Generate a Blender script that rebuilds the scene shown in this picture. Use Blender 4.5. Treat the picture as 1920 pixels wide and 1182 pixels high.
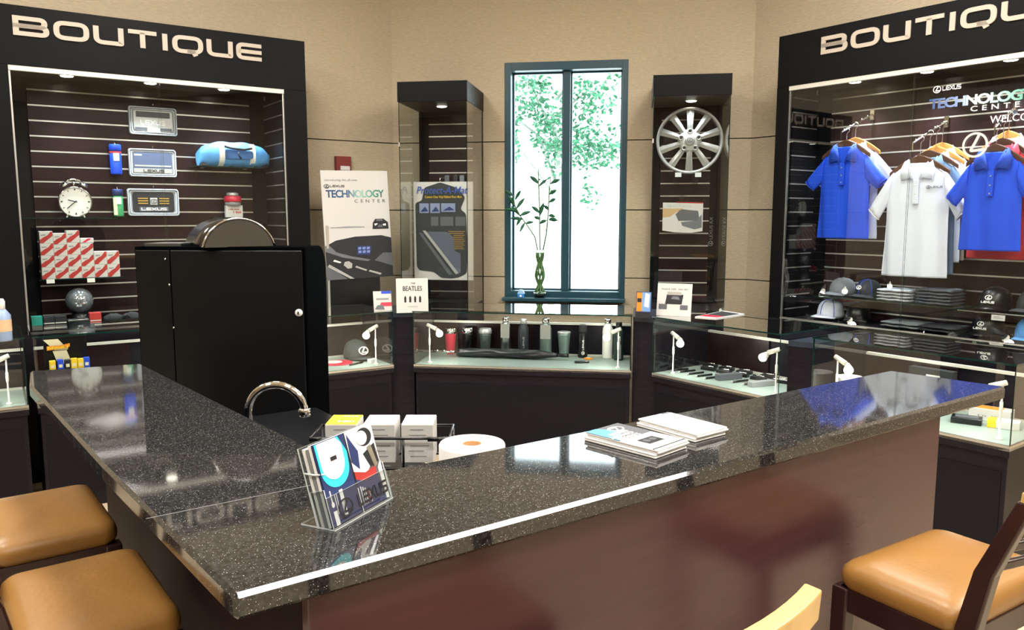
import bpy, bmesh, math, random
from mathutils import Vector, Matrix, noise
random.seed(7)
sc = bpy.context.scene
for o in list(bpy.data.objects): bpy.data.objects.remove(o)
COL = sc.collection
PI = math.pi
def R(d): return math.radians(d)

# ---------------------------------------------------------------- camera
FPX = 1494.0                                   # focal length in pixels of a 1920 px wide frame
PITCH = math.atan(186/1494.0)
cam_d = bpy.data.cameras.new('camera'); cam = bpy.data.objects.new('camera', cam_d); COL.objects.link(cam)
cam_d.sensor_fit = 'HORIZONTAL'; cam_d.sensor_width = 36.0; cam_d.lens = 36.0*FPX/1920.0
cam_d.clip_start = 0.05; cam_d.clip_end = 200
cam.location = (0, 0, 1.6); cam.rotation_euler = (PI/2-PITCH, 0, 0)
sc.camera = cam

# ---------------------------------------------------------------- view, world, sun, ceiling panels
vs = sc.view_settings
sc.display_settings.display_device = 'sRGB'
vs.view_transform = 'Standard'; vs.look = 'None'; vs.gamma = 1.0; vs.use_curve_mapping = False
vs.exposure = 0.0
sc.cycles.max_bounces = 10; sc.cycles.diffuse_bounces = 4; sc.cycles.glossy_bounces = 5
sc.cycles.transmission_bounces = 6; sc.cycles.transparent_max_bounces = 40
sc.cycles.caustics_reflective = False; sc.cycles.caustics_refractive = False
sc.cycles.sample_clamp_indirect = 6.0
w = bpy.data.worlds.new('daylight'); sc.world = w; w.use_nodes = True
bg = w.node_tree.nodes['Background']; bg.inputs[0].default_value = (0.86, 0.95, 1.0, 1); bg.inputs[1].default_value = 7.0
sd = bpy.data.lights.new('sun', 'SUN'); sun = bpy.data.objects.new('sun', sd); COL.objects.link(sun)
sd.energy = 9.0; sd.angle = R(1); sd.color = (1, .96, .88); sun.rotation_euler = (R(38), R(12), R(10))
PANELS = [(-2.2, 1.6, .58, .58, 0, 52), (0.2, 1.9, .58, .58, 0, 52), (-2.6, -0.8, .58, .58, 0, 52), (0, -0.8, .58, .58, 0, 52), (2.6, -0.8, .58, .58, 0, 52), (-1.4, 4.0, .58, .58, 0, 52), (1.5, 3.9, .58, .58, 0, 52),
          (-3.4, 3.2, .58, .58, 0, 52), (3.1, 2.7, .58, .58, 0, 52), (2.15, 1.16, 3.1, .30, 35.5, 105)]        # x, y, length, width, turn, power; the last hangs along the bar
for k, (px, py, ln_, wd_, yw_, en) in enumerate(PANELS):
    ld = bpy.data.lights.new('ceiling_lamp_light', 'AREA'); lo = bpy.data.objects.new('ceiling_lamp_light', ld); COL.objects.link(lo)
    ld.shape = 'RECTANGLE'; ld.size = ln_; ld.size_y = wd_; ld.energy = en; ld.color = (1.0, .965, .91)
    lo.location = (px, py, 3.72); lo.rotation_euler = (0, 0, R(yw_))
# ---------------------------------------------------------------- geometry helpers
def ray(u, v):
    x = (u-960)/FPX; y = (v-591)/FPX
    return Vector((x, math.cos(PITCH)-y*math.sin(PITCH), -math.sin(PITCH)-y*math.cos(PITCH)))
class Frame:
    """A vertical reference plane in the room: x along the wall, y into the wall, z up from the floor."""
    def __init__(s, o, yaw):
        s.o = Vector((o[0], o[1], 0)); s.yaw = R(yaw)
        s.e = Vector((math.cos(s.yaw), math.sin(s.yaw), 0)); s.n = Vector((-math.sin(s.yaw), math.cos(s.yaw), 0))
    def w(s, x, y, z=0): return s.o + s.e*x + s.n*y + Vector((0, 0, z))
    def hit(s, u, v, y):                       # sight line through a photo point meets the plane at local depth y
        r = ray(u, v); t = (y + s.o.dot(s.n))/r.dot(s.n); p = r*t
        return (p-s.o).dot(s.e), 1.6+p.z
    def hz(s, u, v, z):                        # ... meets the level z
        r = ray(u, v); p = r*((z-1.6)/r.z); q = Vector((p.x, p.y, 0))-s.o
        return q.dot(s.e), q.dot(s.n)
FL = Frame((-.956, 6.541), 34.5); FC = Frame((-.956, 6.541), -8.9); FR = Frame((1.80, 6.11), -53.5); S = .85; FK = Frame((-.406*S, 1.103*S), 35.5)      # S: size of the counter's plan against the first survey

def lin(h):
    if isinstance(h, str):
        h = h.lstrip('#'); c = [int(h[i:i+2], 16)/255 for i in (0, 2, 4)]
        return tuple((x/12.92 if x <= .04045 else ((x+.055)/1.055)**2.4) for x in c)
    return h
MATS = {}
def pm(name, col, rough=.5, metal=0, spec=.5, noise_amt=0, nscale=20, bump=0, bscale=60, emit=0, stretch=None, coat=0):
    if name in MATS: return MATS[name]
    m = bpy.data.materials.new(name); m.use_nodes = True; nt = m.node_tree; b = nt.nodes['Principled BSDF']
    c = lin(col); b.inputs['Base Color'].default_value = (*c, 1)
    b.inputs['Roughness'].default_value = rough; b.inputs['Metallic'].default_value = metal
    b.inputs['Specular IOR Level'].default_value = spec
    if coat: b.inputs['Coat Weight'].default_value = coat; b.inputs['Coat Roughness'].default_value = .08
    if emit: b.inputs['Emission Color'].default_value = (*c, 1); b.inputs['Emission Strength'].default_value = emit
    tc = nt.nodes.new('ShaderNodeTexCoord'); mp = nt.nodes.new('ShaderNodeMapping'); nt.links.new(tc.outputs['Object'], mp.inputs[0])
    if stretch: mp.inputs['Scale'].default_value = stretch
    if noise_amt:
        n = nt.nodes.new('ShaderNodeTexNoise'); n.inputs['Scale'].default_value = nscale; n.inputs['Detail'].default_value = 5
        nt.links.new(mp.outputs[0], n.inputs[0])
        r = nt.nodes.new('ShaderNodeMapRange'); r.inputs[1].default_value = .3; r.inputs[2].default_value = .7
        r.inputs[3].default_value = 1-noise_amt; r.inputs[4].default_value = 1+noise_amt
        nt.links.new(n.outputs[0], r.inputs[0])
        x = nt.nodes.new('ShaderNodeVectorMath'); x.operation = 'SCALE'; x.inputs[0].default_value = c
        nt.links.new(r.outputs[0], x.inputs['Scale']); nt.links.new(x.outputs[0], b.inputs['Base Color'])
    if bump:
        n2 = nt.nodes.new('ShaderNodeTexNoise'); n2.inputs['Scale'].default_value = bscale; n2.inputs['Detail'].default_value = 4
        nt.links.new(mp.outputs[0], n2.inputs[0])
        bp = nt.nodes.new('ShaderNodeBump'); bp.inputs['Strength'].default_value = bump; bp.inputs['Distance'].default_value = .01
        nt.links.new(n2.outputs[0], bp.inputs['Height']); nt.links.new(bp.outputs[0], b.inputs['Normal'])
    MATS[name] = m; return m
def glass_mat(name, tint='#eef6f2', ior=1.5, gain=1.7):
    m = bpy.data.materials.new(name); m.use_nodes = True; nt = m.node_tree; nt.nodes.remove(nt.nodes['Principled BSDF'])
    t = nt.nodes.new('ShaderNodeBsdfTransparent'); t.inputs[0].default_value = (*lin(tint), 1)
    g = nt.nodes.new('ShaderNodeBsdfGlossy'); g.inputs['Roughness'].default_value = 0.0; g.inputs[0].default_value = (1, 1, 1, 1)
    f = nt.nodes.new('ShaderNodeFresnel'); f.inputs['IOR'].default_value = ior
    ge = nt.nodes.new('ShaderNodeNewGeometry')
    a = nt.nodes.new('ShaderNodeMath'); a.operation = 'SUBTRACT'; a.inputs[0].default_value = gain; nt.links.new(ge.outputs['Backfacing'], a.inputs[1])
    a2 = nt.nodes.new('ShaderNodeMath'); a2.operation = 'SUBTRACT'; a2.inputs[0].default_value = 1; nt.links.new(ge.outputs['Backfacing'], a2.inputs[1])
    k = nt.nodes.new('ShaderNodeMath'); k.operation = 'MULTIPLY'; nt.links.new(f.outputs[0], k.inputs[0]); nt.links.new(a.outputs[0], k.inputs[1])
    k2 = nt.nodes.new('ShaderNodeMath'); k2.operation = 'MULTIPLY'; k2.use_clamp = True; nt.links.new(k.outputs[0], k2.inputs[0]); nt.links.new(a2.outputs[0], k2.inputs[1])
    mx = nt.nodes.new('ShaderNodeMixShader'); nt.links.new(k2.outputs[0], mx.inputs[0]); nt.links.new(t.outputs[0], mx.inputs[1]); nt.links.new(g.outputs[0], mx.inputs[2])
    nt.links.new(mx.outputs[0], nt.nodes['Material Output'].inputs[0]); MATS[name] = m; return m

class MB:
    """Collects shapes into one mesh."""
    def __init__(s): s.b = bmesh.new()
    def _f(s, vs, mi=0, smooth=False):
        try:
            f = s.b.faces.new(vs); f.material_index = mi; f.smooth = smooth; return f
        except ValueError: return None
    def box(s, c, d, mi=0, m=None, side_mi=None):
        x, y, z = c; a, b, e = d[0]/2, d[1]/2, d[2]/2
        P = [Vector((x+i*a, y+j*b, z+k*e)) for k in (-1, 1) for j in (-1, 1) for i in (-1, 1)]
        if m is not None: P = [m @ p for p in P]
        v = [s.b.verts.new(p) for p in P]
        for q, ax in (((0, 2, 3, 1), 2), ((4, 5, 7, 6), 2), ((0, 1, 5, 4), 1), ((2, 6, 7, 3), 1), ((0, 4, 6, 2), 0), ((1, 3, 7, 5), 0)):
            k = mi
            if side_mi is not None:
                thin = min(range(3), key=lambda i: d[i])
                if ax != thin: k = side_mi
            s._f([v[i] for i in q], k)
        return s
    def bb(s, x0, x1, y0, y1, z0, z1, mi=0, m=None, side_mi=None): return s.box(((x0+x1)/2, (y0+y1)/2, (z0+z1)/2), (abs(x1-x0), abs(y1-y0), abs(z1-z0)), mi, m, side_mi)
    def prism(s, poly, z0, z1, mi=0, m=None, side_mi=None):      # poly in xy (counter-clockwise), extruded in z
        n = len(poly)
        A = [Vector((p[0], p[1], z0)) for p in poly]; B = [Vector((p[0], p[1], z1)) for p in poly]
        if m is not None: A = [m @ p for p in A]; B = [m @ p for p in B]
        a = [s.b.verts.new(p) for p in A]; b = [s.b.verts.new(p) for p in B]
        s._f(a[::-1], mi); s._f(b, mi)
        for i in range(n): s._f([a[i], a[(i+1) % n], b[(i+1) % n], b[i]], mi if side_mi is None else side_mi)
        return s
    def plate(s, poly, y0, y1, mi=0, m=None):                    # poly in xz (counter-clockwise seen from -y), thickness y0..y1, front at y0
        M = Matrix(((1, 0, 0, 0), (0, 0, -1, 0), (0, 1, 0, 0), (0, 0, 0, 1)))
        if m is not None: M = m @ M
        return s.prism(poly, -y1, -y0, mi, M)
    def loft(s, rings, mi=0, cap=(True, True), smooth=True, closed=True):
        V = [[s.b.verts.new(p) for p in r] for r in rings]; n = len(V[0])
        for i in range(len(V)-1):
            for j in range(n if closed else n-1):
                s._f([V[i][j], V[i][(j+1) % n], V[i+1][(j+1) % n], V[i+1][j]], mi, smooth)
        if closed and cap[0]: s._f(V[0][::-1], mi)
        if closed and cap[1]: s._f(V[-1], mi)
        return s
    def lathe(s, prof, seg=24, c=(0, 0, 0), mi=0, m=None, cap=(True, True), smooth=True):
        rings = []
        for r, z in prof:
            ring = [Vector((c[0]+r*math.cos(2*PI*k/seg), c[1]+r*math.sin(2*PI*k/seg), c[2]+z)) for k in range(seg)]
            if m is not None: ring = [m @ p for p in ring]
            rings.append(ring)
        return s.loft(rings, mi, cap, smooth)
    def tube(s, pts, r, seg=10, mi=0, cap=True):
        pts = [Vector(p) for p in pts]; n = len(pts); rr = r if isinstance(r, (list, tuple)) else [r]*n
        rings = []; up = None
        for i, p in enumerate(pts):
            d = (pts[min(i+1, n-1)]-pts[max(i-1, 0)]).normalized()
            if up is None:
                up = Vector((0, 0, 1)) if abs(d.z) < .9 else Vector((1, 0, 0))
            a = d.cross(up).normalized(); up = a.cross(d).normalized()
            rings.append([p + a*rr[i]*math.cos(2*PI*k/seg) + up*rr[i]*math.sin(2*PI*k/seg) for k in range(seg)])
        return s.loft(rings, mi, (cap, cap))
    def ball(s, c, r, mi=0, seg=20, rings=12, sc=(1, 1, 1), m=None):
        prof = [(max(1e-4, r*math.sin(PI*i/rings)), -r*math.cos(PI*i/rings)) for i in range(rings+1)]
        M = Matrix.Translation(c) @ Matrix.Diagonal((*sc, 1))
        if m is not None: M = m @ M
        return s.lathe(prof, seg, (0, 0, 0), mi, M)
    def poly(s, pts, mi=0, smooth=False): s._f([s.b.verts.new(p) for p in pts], mi, smooth); return s
    def mesh(s, me, m, mi=0):                                    # append mesh data
        vs_ = [s.b.verts.new(m @ v.co) for v in me.vertices]
        for p in me.polygons: s._f([vs_[i] for i in p.vertices], mi)
        return s
    def build(s, name, mats, parent=None, bevel=0, seg=2, loc=None, rz=None, sub=0, wn=False):
        bmesh.ops.remove_doubles(s.b, verts=s.b.verts, dist=1e-6)
        bmesh.ops.recalc_face_normals(s.b, faces=s.b.faces)
        me = bpy.data.meshes.new(name); s.b.to_mesh(me); s.b.free()
        for m in (mats if isinstance(mats, (list, tuple)) else [mats]): me.materials.append(m)
        o = bpy.data.objects.new(name, me); COL.objects.link(o)
        if parent is not None: o.parent = parent
        if loc is not None: o.location = loc
        if rz is not None: o.rotation_euler = (0, 0, rz)
        if bevel:
            bm_ = o.modifiers.new('bevel', 'BEVEL'); bm_.width = bevel; bm_.segments = seg; bm_.limit_method = 'ANGLE'; bm_.angle_limit = R(40)
        if sub:
            sm = o.modifiers.new('sub', 'SUBSURF'); sm.levels = sub; sm.render_levels = sub
        return o
def tag(o, label, cat, group=None, kind=None):
    if label: o['label'] = label
    if cat: o['category'] = cat
    if group: o['group'] = group
    if kind: o['kind'] = kind
    return o
def thing(name, label, cat, loc=(0, 0, 0), rz=0, group=None):
    o = bpy.data.objects.new(name, None); COL.objects.link(o); o.empty_display_size = .05
    o.location = loc; o.rotation_euler = (0, 0, rz); return tag(o, label, cat, group)
def struct(o): o['kind'] = 'structure'; return o
def copy_tree(o, parent=None):
    c = o.copy(); COL.objects.link(c)
    if parent is not None: c.parent = parent
    for ch in [x for x in bpy.data.objects if x.parent == o]: copy_tree(ch, c)
    return c
def rot(o, rx=0, ry=0, rz=0): o.rotation_euler = (rx, ry, rz); return o
def XZ(x, y, z): return Matrix.Translation((x, y, z)) @ Matrix.Rotation(PI/2, 4, 'X')     # flat drawing stood upright, facing -y

# lettering: text meshes and stroked wide capitals
_txt = {}
def text_mesh(s, ext=.002, bold=0, align='LEFT', shear=0, space=1):
    k = (s, ext, bold, align, shear, space)
    if k in _txt: return _txt[k]
    cu = bpy.data.curves.new('lettering', 'FONT'); cu.body = s; cu.size = 1; cu.extrude = ext; cu.align_x = align; cu.offset = bold; cu.shear = shear; cu.space_character = space
    cu.resolution_u = 3
    ob = bpy.data.objects.new('lettering', cu); COL.objects.link(ob)
    dg = bpy.context.evaluated_depsgraph_get(); me = bpy.data.meshes.new_from_object(ob.evaluated_get(dg))
    bpy.data.objects.remove(ob); _txt[k] = me; return me
def put_text(mb, s, m, size, width=None, mi=0, bold=0, align='LEFT', shear=0, space=1, ext=.0008):
    me = text_mesh(s, ext/size, bold, align, shear, space)
    xs = [v.co.x for v in me.vertices]; sx = size
    if width: sx = width/(max(xs)-min(xs))
    return mb.mesh(me, m @ Matrix.Diagonal((sx, size, size, 1)), mi)
def rounded(pts, rad, closed, n=5):
    out = []; N = len(pts)
    for i, p in enumerate(pts):
        p = Vector(p[:2]); r = pts[i][2] if len(pts[i]) > 2 else rad
        if (not closed and i in (0, N-1)) or r == 0: out.append(p); continue
        a = Vector(pts[i-1][:2])-p; b = Vector(pts[(i+1) % N][:2])-p
        ra = min(r, a.length*.5, b.length*.5); s0 = p+a.normalized()*ra; s1 = p+b.normalized()*ra
        for k in range(n+1):
            t = k/n; out.append(s0*(1-t)**2+p*2*t*(1-t)+s1*t*t)
    return out
def stroke(mb, pts, w, m, ext=.002, rad=0, closed=False, mi=0):
    P = rounded(pts, rad, closed); n = len(P); L, Rr = [], []
    for i in range(n):
        a = P[i]-P[i-1] if (closed or i > 0) else P[i+1]-P[i]
        b = P[(i+1) % n]-P[i] if (closed or i < n-1) else P[i]-P[i-1]
        if a.length < 1e-9: a = b
        if b.length < 1e-9: b = a
        a = a.normalized(); b = b.normalized(); t = a+b
        if t.length < 1e-6: t = a
        t = t.normalized(); nn = Vector((-t.y, t.x)); c = max(.45, nn.dot(Vector((-a.y, a.x))))
        L.append(P[i]+nn*w/2/c); Rr.append(P[i]-nn*w/2/c)
    rng = range(n) if closed else range(n-1)
    q = lambda p, z: m @ Vector((p.x, p.y, z))
    T = [(mb.b.verts.new(q(L[i], ext)), mb.b.verts.new(q(Rr[i], ext)), mb.b.verts.new(q(L[i], 0)), mb.b.verts.new(q(Rr[i], 0))) for i in range(n)]
    for i in rng:
        a, b = T[i], T[(i+1) % n]
        mb._f([a[1], b[1], b[0], a[0]], mi); mb._f([a[0], b[0], b[2], a[2]], mi); mb._f([a[3], b[3], b[1], a[1]], mi)
    if not closed:
        for a in (T[0], T[-1]): mb._f([a[0], a[1], a[3], a[2]], mi)
WIDE = {'B': (1.45, [([(0, 0, 0), (1.45, 0, .25), (1.45, .5, .25), (0, .5, 0)], 1), ([(0, .5, 0), (1.38, .5, .25), (1.38, 1, .25), (0, 1, 0)], 1)]),
        'O': (1.5, [([(0, 0, .4), (1.5, 0, .4), (1.5, 1, .4), (0, 1, .4)], 1)]),
        'U': (1.3, [([(0, 1.1, 0), (0, 0, .35), (1.3, 0, .02), (1.3, 1.1, 0)], 0)]),
        'T': (1.35, [([(-.1, 1), (1.45, 1)], 0), ([(.67, 1), (.67, -.1)], 0)]),
        'I': (.12, [([(.06, 1.1), (.06, -.1)], 0)]),
        'Q': (1.5, [([(0, 0, .4), (1.5, 0, .4), (1.5, 1, .4), (0, 1, .4)], 1), ([(.7, .02), (1.05, .02), (1.2, -.28)], 0)]),
        'E': (1.35, [([(1.45, 0, 0), (0, 0, .3), (0, 1, .3), (1.45, 1, 0)], 0), ([(.0, .5), (1.45, .5)], 0)]),
        'L': (1.2, [([(0, 1.1, 0), (0, 0, .02), (1.3, 0, 0)], 0)]),
        'X': (1.3, [([(-.1, 1.05), (1.4, -.05)], 0), ([(-.1, -.05), (1.4, 1.05)], 0)]),
        'S': (1.3, [([(1.35, 1, 0), (0, 1, .25), (0, .5, .25), (1.3, .5, .25), (1.3, 0, .25), (-.05, 0, 0)], 0)])}
def wide_text(mb, s, m, h, width, w=.21, mi=0, ext=.002, gap=.42):
    tot = sum(WIDE[c][0]+gap for c in s)-gap; k = width/tot; x = 0; hh = h/(1+w)
    M = m @ Matrix.Diagonal((k, hh, 1, 1)) @ Matrix.Translation((0, w/2, 0))
    for c in s:
        wd, st = WIDE[c]
        for pts, cl in st: stroke(mb, [(p[0]+x, *p[1:]) for p in pts], w, M, ext, 0, bool(cl), mi)
        x += wd+gap
def emblem(mb, m, rw, rh, w=.012, mi=0, ext=.002):               # oval ring with a swept bent stroke inside
    ring = [(rw*math.cos(2*PI*k/32), rh*math.sin(2*PI*k/32)) for k in range(32)]
    stroke(mb, ring, w, m, ext, 0, True, mi)
    stroke(mb, [(rw*.30, rh*.86), (-rw*.05, rh*.1), (-rw*.38, -rh*.50, rw*.2), (rw*.82, -rh*.42)], w*1.25, m, ext, rw*.12, False, mi)
def scribble(mb, M, w, h, n, mi=0, seed=1, th=.0008):            # print too small to read: a row of uneven little marks
    r = random.Random(seed); x = 0; k = w/n
    for i in range(n):
        if r.random() > .15: a = h*r.uniform(.55, 1); mb.bb(x+k*.12, x+k*r.uniform(.6, .95), 0, a, 0, th, mi, M)
        x += k
# ---------------------------------------------------------------- materials
M_wall = pm('sandstone_render', '#bdae95', .9, noise_amt=.09, nscale=26, bump=.5, bscale=44, stretch=(1, 1, 3.4))
M_groove = pm('dark_groove_grout', '#4a4034', .9)  # dark grout behind the gaps between wall slabs
M_paint = pm('taupe_paint', '#968b7b', .8, noise_amt=.03, nscale=3)
M_ceil = pm('ceiling_paint', '#e6dfd0', .9, noise_amt=.02, nscale=3)
M_floor = pm('beige_floor_tile', '#cdbda2', .25, noise_amt=.06, nscale=4)
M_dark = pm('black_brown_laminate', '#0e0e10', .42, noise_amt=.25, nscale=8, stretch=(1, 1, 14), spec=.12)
M_wine = pm('wine_dark_wood', '#1b181f', .36, noise_amt=.3, nscale=6, stretch=(2, 2, 12), spec=.15)
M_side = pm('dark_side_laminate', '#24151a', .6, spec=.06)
M_panel = pm('mahogany_panel', '#45282e', .24, noise_amt=.10, nscale=5, stretch=(1, 1, 8), spec=.5)
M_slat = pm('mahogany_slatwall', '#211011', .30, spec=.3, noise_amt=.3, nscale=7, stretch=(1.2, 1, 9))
M_alu = pm('brushed_aluminium', '#d8d6d0', .32, metal=.85)
M_alu2 = pm('aluminium_track', '#d9d6cc', .4, metal=.3)
M_chrome = pm('chrome', '#f0f0f0', .06, metal=1)
M_steel = pm('brushed_steel', '#b9bdbd', .28, metal=1)
M_silver = pm('silver_paint', '#c3c4c2', .35, metal=.55)
M_white = pm('white_gloss', '#f2f0ea', .35)
M_card = pm('white_card', '#d0cecb', .6)
M_paper = pm('white_paper', '#f6f5f2', .55)
M_black = pm('black_plastic', '#0c0c0e', .3)
M_satin = pm('black_satin_metal', '#060709', .5, spec=.05, bump=.03, bscale=220)
MATS['black_satin_metal'].node_tree.nodes['Principled BSDF'].inputs['IOR'].default_value = 1.06
M_satin2 = pm('black_satin_door', '#0a0b0d', .40, spec=.30, bump=.02, bscale=220)
M_char = pm('charcoal_fabric', '#26282b', .85, noise_amt=.15, nscale=120)
M_grey = pm('grey_fabric', '#6d7176', .85, noise_amt=.1, nscale=90)
M_deck = pm('pale_grey_deck', '#93a39b', .45, noise_amt=.03, nscale=10)
M_blueshirt = pm('royal_blue_knit', '#0d49d8', .8, noise_amt=.06, nscale=150, bump=.05, bscale=300)
M_bluedk = pm('royal_blue_trim', '#0f3fb4', .8)
M_whiteshirt = pm('white_knit', '#dde2f2', .85, noise_amt=.03, nscale=150, bump=.05, bscale=300)
M_slate = pm('slate_blue_knit', '#56708f', .85, noise_amt=.06, nscale=150)
M_redshirt = pm('red_knit', '#c1303c', .85, noise_amt=.06, nscale=150)
M_hangdk = pm('dark_hanger_wood', '#4a2c1c', .35)
M_hanglt = pm('blond_hanger_wood', '#b9803f', .4, noise_amt=.15, nscale=12)
M_leather = pm('tan_leather', '#946a34', .38, noise_amt=.10, nscale=4, bump=.06, bscale=90)
M_stool = pm('dark_stool_wood', '#2e1817', .3, noise_amt=.2, nscale=6, stretch=(6, 6, 1))
M_red = pm('red_print', '#b3322f', .5)
M_crimson = pm('crimson_plastic', '#d2304a', .35)
M_yellow = pm('yellow_print', '#e8c22e', .45)
M_orange = pm('orange_print', '#dd8a26', .5)
M_cyan = pm('cyan_print', '#35dcee', .5)
M_blue = pm('blue_print', '#1c48c8', .45)
M_navy = pm('navy_print', '#223468', .45)
M_sky = pm('light_blue_nylon', '#5aa2e6', .6, noise_amt=.08, nscale=30, bump=.1, bscale=40)
M_green = pm('green_print', '#3f9a62', .5)
M_teal = pm('teal_print', '#1f8f80', .5)
M_ink = pm('dark_ink', '#1c1d22', .5)
M_greyink = pm('grey_ink', '#8d8f92', .55)
M_midgrey = pm('mid_grey_print', '#5a5d62', .5)
M_gold = pm('gold_print', '#a8853a', .45)
M_cream = pm('cream_print', '#d9cfae', .6)
M_sign = pm('letter_face', '#b7ab9c', .45)
M_lamp = pm('lamp_glow', '#fff7e6', .5, emit=11)
M_panel_light = pm('ceiling_panel_glow', '#fff0dc', .5, emit=6)
M_plant = pm('bamboo_leaf_green', '#1f5a3c', .5, noise_amt=.25, nscale=20)
M_stem = pm('bamboo_stalk_green', '#4c6f3c', .5)
M_frame = pm('teal_frame_with_glow', '#1b4350', .35)  # dark teal raised to hold the daylight glow around the window
M_kraft = pm('kraft_board', '#a37444', .7)
M_glass = glass_mat('clear_pane_glass', '#fbfdfc', 1.5, 1.5)
M_pane = glass_mat('window_glass', '#fafdfd', 1.45, 1.3)
M_clear = glass_mat('clear_acrylic', '#f2f5f6', 1.45, 1.6)
M_edge = pm('green_glass_edge', '#12302b', .08, spec=.8)
M_edgelit = pm('polished_acrylic_edge', '#d9e2e2', .15)
def granite():
    m = bpy.data.materials.new('black_speckled_granite'); m.use_nodes = True; nt = m.node_tree; b = nt.nodes['Principled BSDF']
    tc = nt.nodes.new('ShaderNodeTexCoord')
    v = nt.nodes.new('ShaderNodeTexVoronoi'); v.inputs['Scale'].default_value = 330; nt.links.new(tc.outputs['Object'], v.inputs[0])
    d = nt.nodes.new('ShaderNodeMath'); d.operation = 'LESS_THAN'; d.inputs[1].default_value = .22; nt.links.new(v.outputs['Distance'], d.inputs[0])
    s = nt.nodes.new('ShaderNodeSeparateColor'); nt.links.new(v.outputs['Color'], s.inputs[0])
    p = nt.nodes.new('ShaderNodeMath'); p.operation = 'POWER'; p.inputs[1].default_value = 3.0; nt.links.new(s.outputs[0], p.inputs[0])
    q = nt.nodes.new('ShaderNodeMath'); q.operation = 'MULTIPLY'; nt.links.new(d.outputs[0], q.inputs[0]); nt.links.new(p.outputs[0], q.inputs[1])
    n = nt.nodes.new('ShaderNodeTexNoise'); n.inputs['Scale'].default_value = 120; n.inputs['Detail'].default_value = 3; nt.links.new(tc.outputs['Object'], n.inputs[0])
    r = nt.nodes.new('ShaderNodeMapRange'); r.inputs[1].default_value = .4; r.inputs[2].default_value = .75; r.inputs[3].default_value = .012; r.inputs[4].default_value = .045; nt.links.new(n.outputs[0], r.inputs[0])
    a = nt.nodes.new('ShaderNodeMath'); a.operation = 'MULTIPLY_ADD'; a.inputs[1].default_value = .6; nt.links.new(q.outputs[0], a.inputs[0]); nt.links.new(r.outputs[0], a.inputs[2])
    c = nt.nodes.new('ShaderNodeCombineColor')
    for i in range(3): nt.links.new(a.outputs[0], c.inputs[i])
    nt.links.new(c.outputs[0], b.inputs['Base Color']); b.inputs['Roughness'].default_value = .05; b.inputs['IOR'].default_value = 1.62
    return m
M_granite = granite()
def gradient(name, stops, x0, x1, rough=.5):                        # printed colour running along the letters' own x
    m = bpy.data.materials.new(name); m.use_nodes = True; nt = m.node_tree; b = nt.nodes['Principled BSDF']
    tc = nt.nodes.new('ShaderNodeTexCoord'); s = nt.nodes.new('ShaderNodeSeparateXYZ'); nt.links.new(tc.outputs['Object'], s.inputs[0])
    r = nt.nodes.new('ShaderNodeMapRange'); r.inputs[1].default_value = x0; r.inputs[2].default_value = x1; nt.links.new(s.outputs[0], r.inputs[0])
    cr = nt.nodes.new('ShaderNodeValToRGB'); nt.links.new(r.outputs[0], cr.inputs[0])
    e = cr.color_ramp.elements
    while len(e) < len(stops): e.new(.5)
    for k, (p, c) in enumerate(stops): e[k].position = p; e[k].color = (*lin(c), 1)
    nt.links.new(cr.outputs[0], b.inputs['Base Color']); b.inputs['Roughness'].default_value = rough; return m
# ---------------------------------------------------------------- the room shell
L0, R0 = FL.w(0, 0), FR.w(0, 0); LW = (R0-L0).length
LE, RE = FL.w(-7.4, 0), FR.w(6.2, 0); BY = -5.2
room = [L0, LE, Vector((LE.x, BY, 0)), Vector((RE.x, BY, 0)), RE, R0]
ZC = 3.75
fl = MB(); fl.prism([(p.x, p.y) for p in room], -.08, 0); struct(fl.build('floor', M_floor))
ce = MB(); ce.prism([(p.x*1.02, p.y*1.02+.05) for p in room], ZC, ZC+.1); struct(ce.build('ceiling', M_ceil))
COURSES = [(0, 1.110), (1.118, 1.642), (1.650, 2.176), (2.184, ZC)]
def wall(name, f, x0, x1, hole=None):
    mb = MB()
    def slab(a, b, c, d):
        if b-a > 1e-3 and d-c > 1e-3: mb.bb(a, b, .0, .03, c, d, 0)
    for c, d in COURSES:
        if hole:
            hx0, hx1, hz0, hz1 = hole
            slab(x0, hx0, c, d); slab(hx1, x1, c, d)
            slab(hx0, hx1, c, min(d, hz0)); slab(hx0, hx1, max(c, hz1), d)
        else: slab(x0, x1, c, d)
    if hole:
        hx0, hx1, hz0, hz1 = hole
        for q in ((x0, hx0, 0, ZC), (hx1, x1, 0, ZC), (hx0, hx1, 0, hz0), (hx0, hx1, hz1, ZC)): mb.bb(q[0]-(.12 if q[0] == x0 else 0), q[1]+(.12 if q[1] == x1 else 0), .03, .24, q[2], q[3], 1)
    else: mb.bb(x0-.12, x1+.12, .03, .24, 0, ZC, 1)
    o = mb.build(name, [M_wall, M_groove]); o.location = f.o; o.rotation_euler = (0, 0, f.yaw); return struct(o)
WX0, WX1, WZ0, WZ1 = .908, 1.866, .952, 2.783
wall('wall_back', FC, 0, LW, (WX0, WX1, WZ0, WZ1))
wall('wall_left', FL, -7.4, 0); wall('wall_right', FR, 0, 6.2)
for nm, a, b in (('wall_side', LE, Vector((LE.x, BY, 0))), ('wall_behind', Vector((LE.x, BY, 0)), Vector((RE.x, BY, 0))), ('wall_far_side', Vector((RE.x, BY, 0)), RE)):
    d = b-a; mb = MB(); nrm = Vector((d.y, -d.x, 0)).normalized()*.2
    mb.prism([(p.x, p.y) for p in (a, b, b+nrm, a+nrm)], 0, ZC); struct(mb.build(nm, M_paint))

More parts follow.
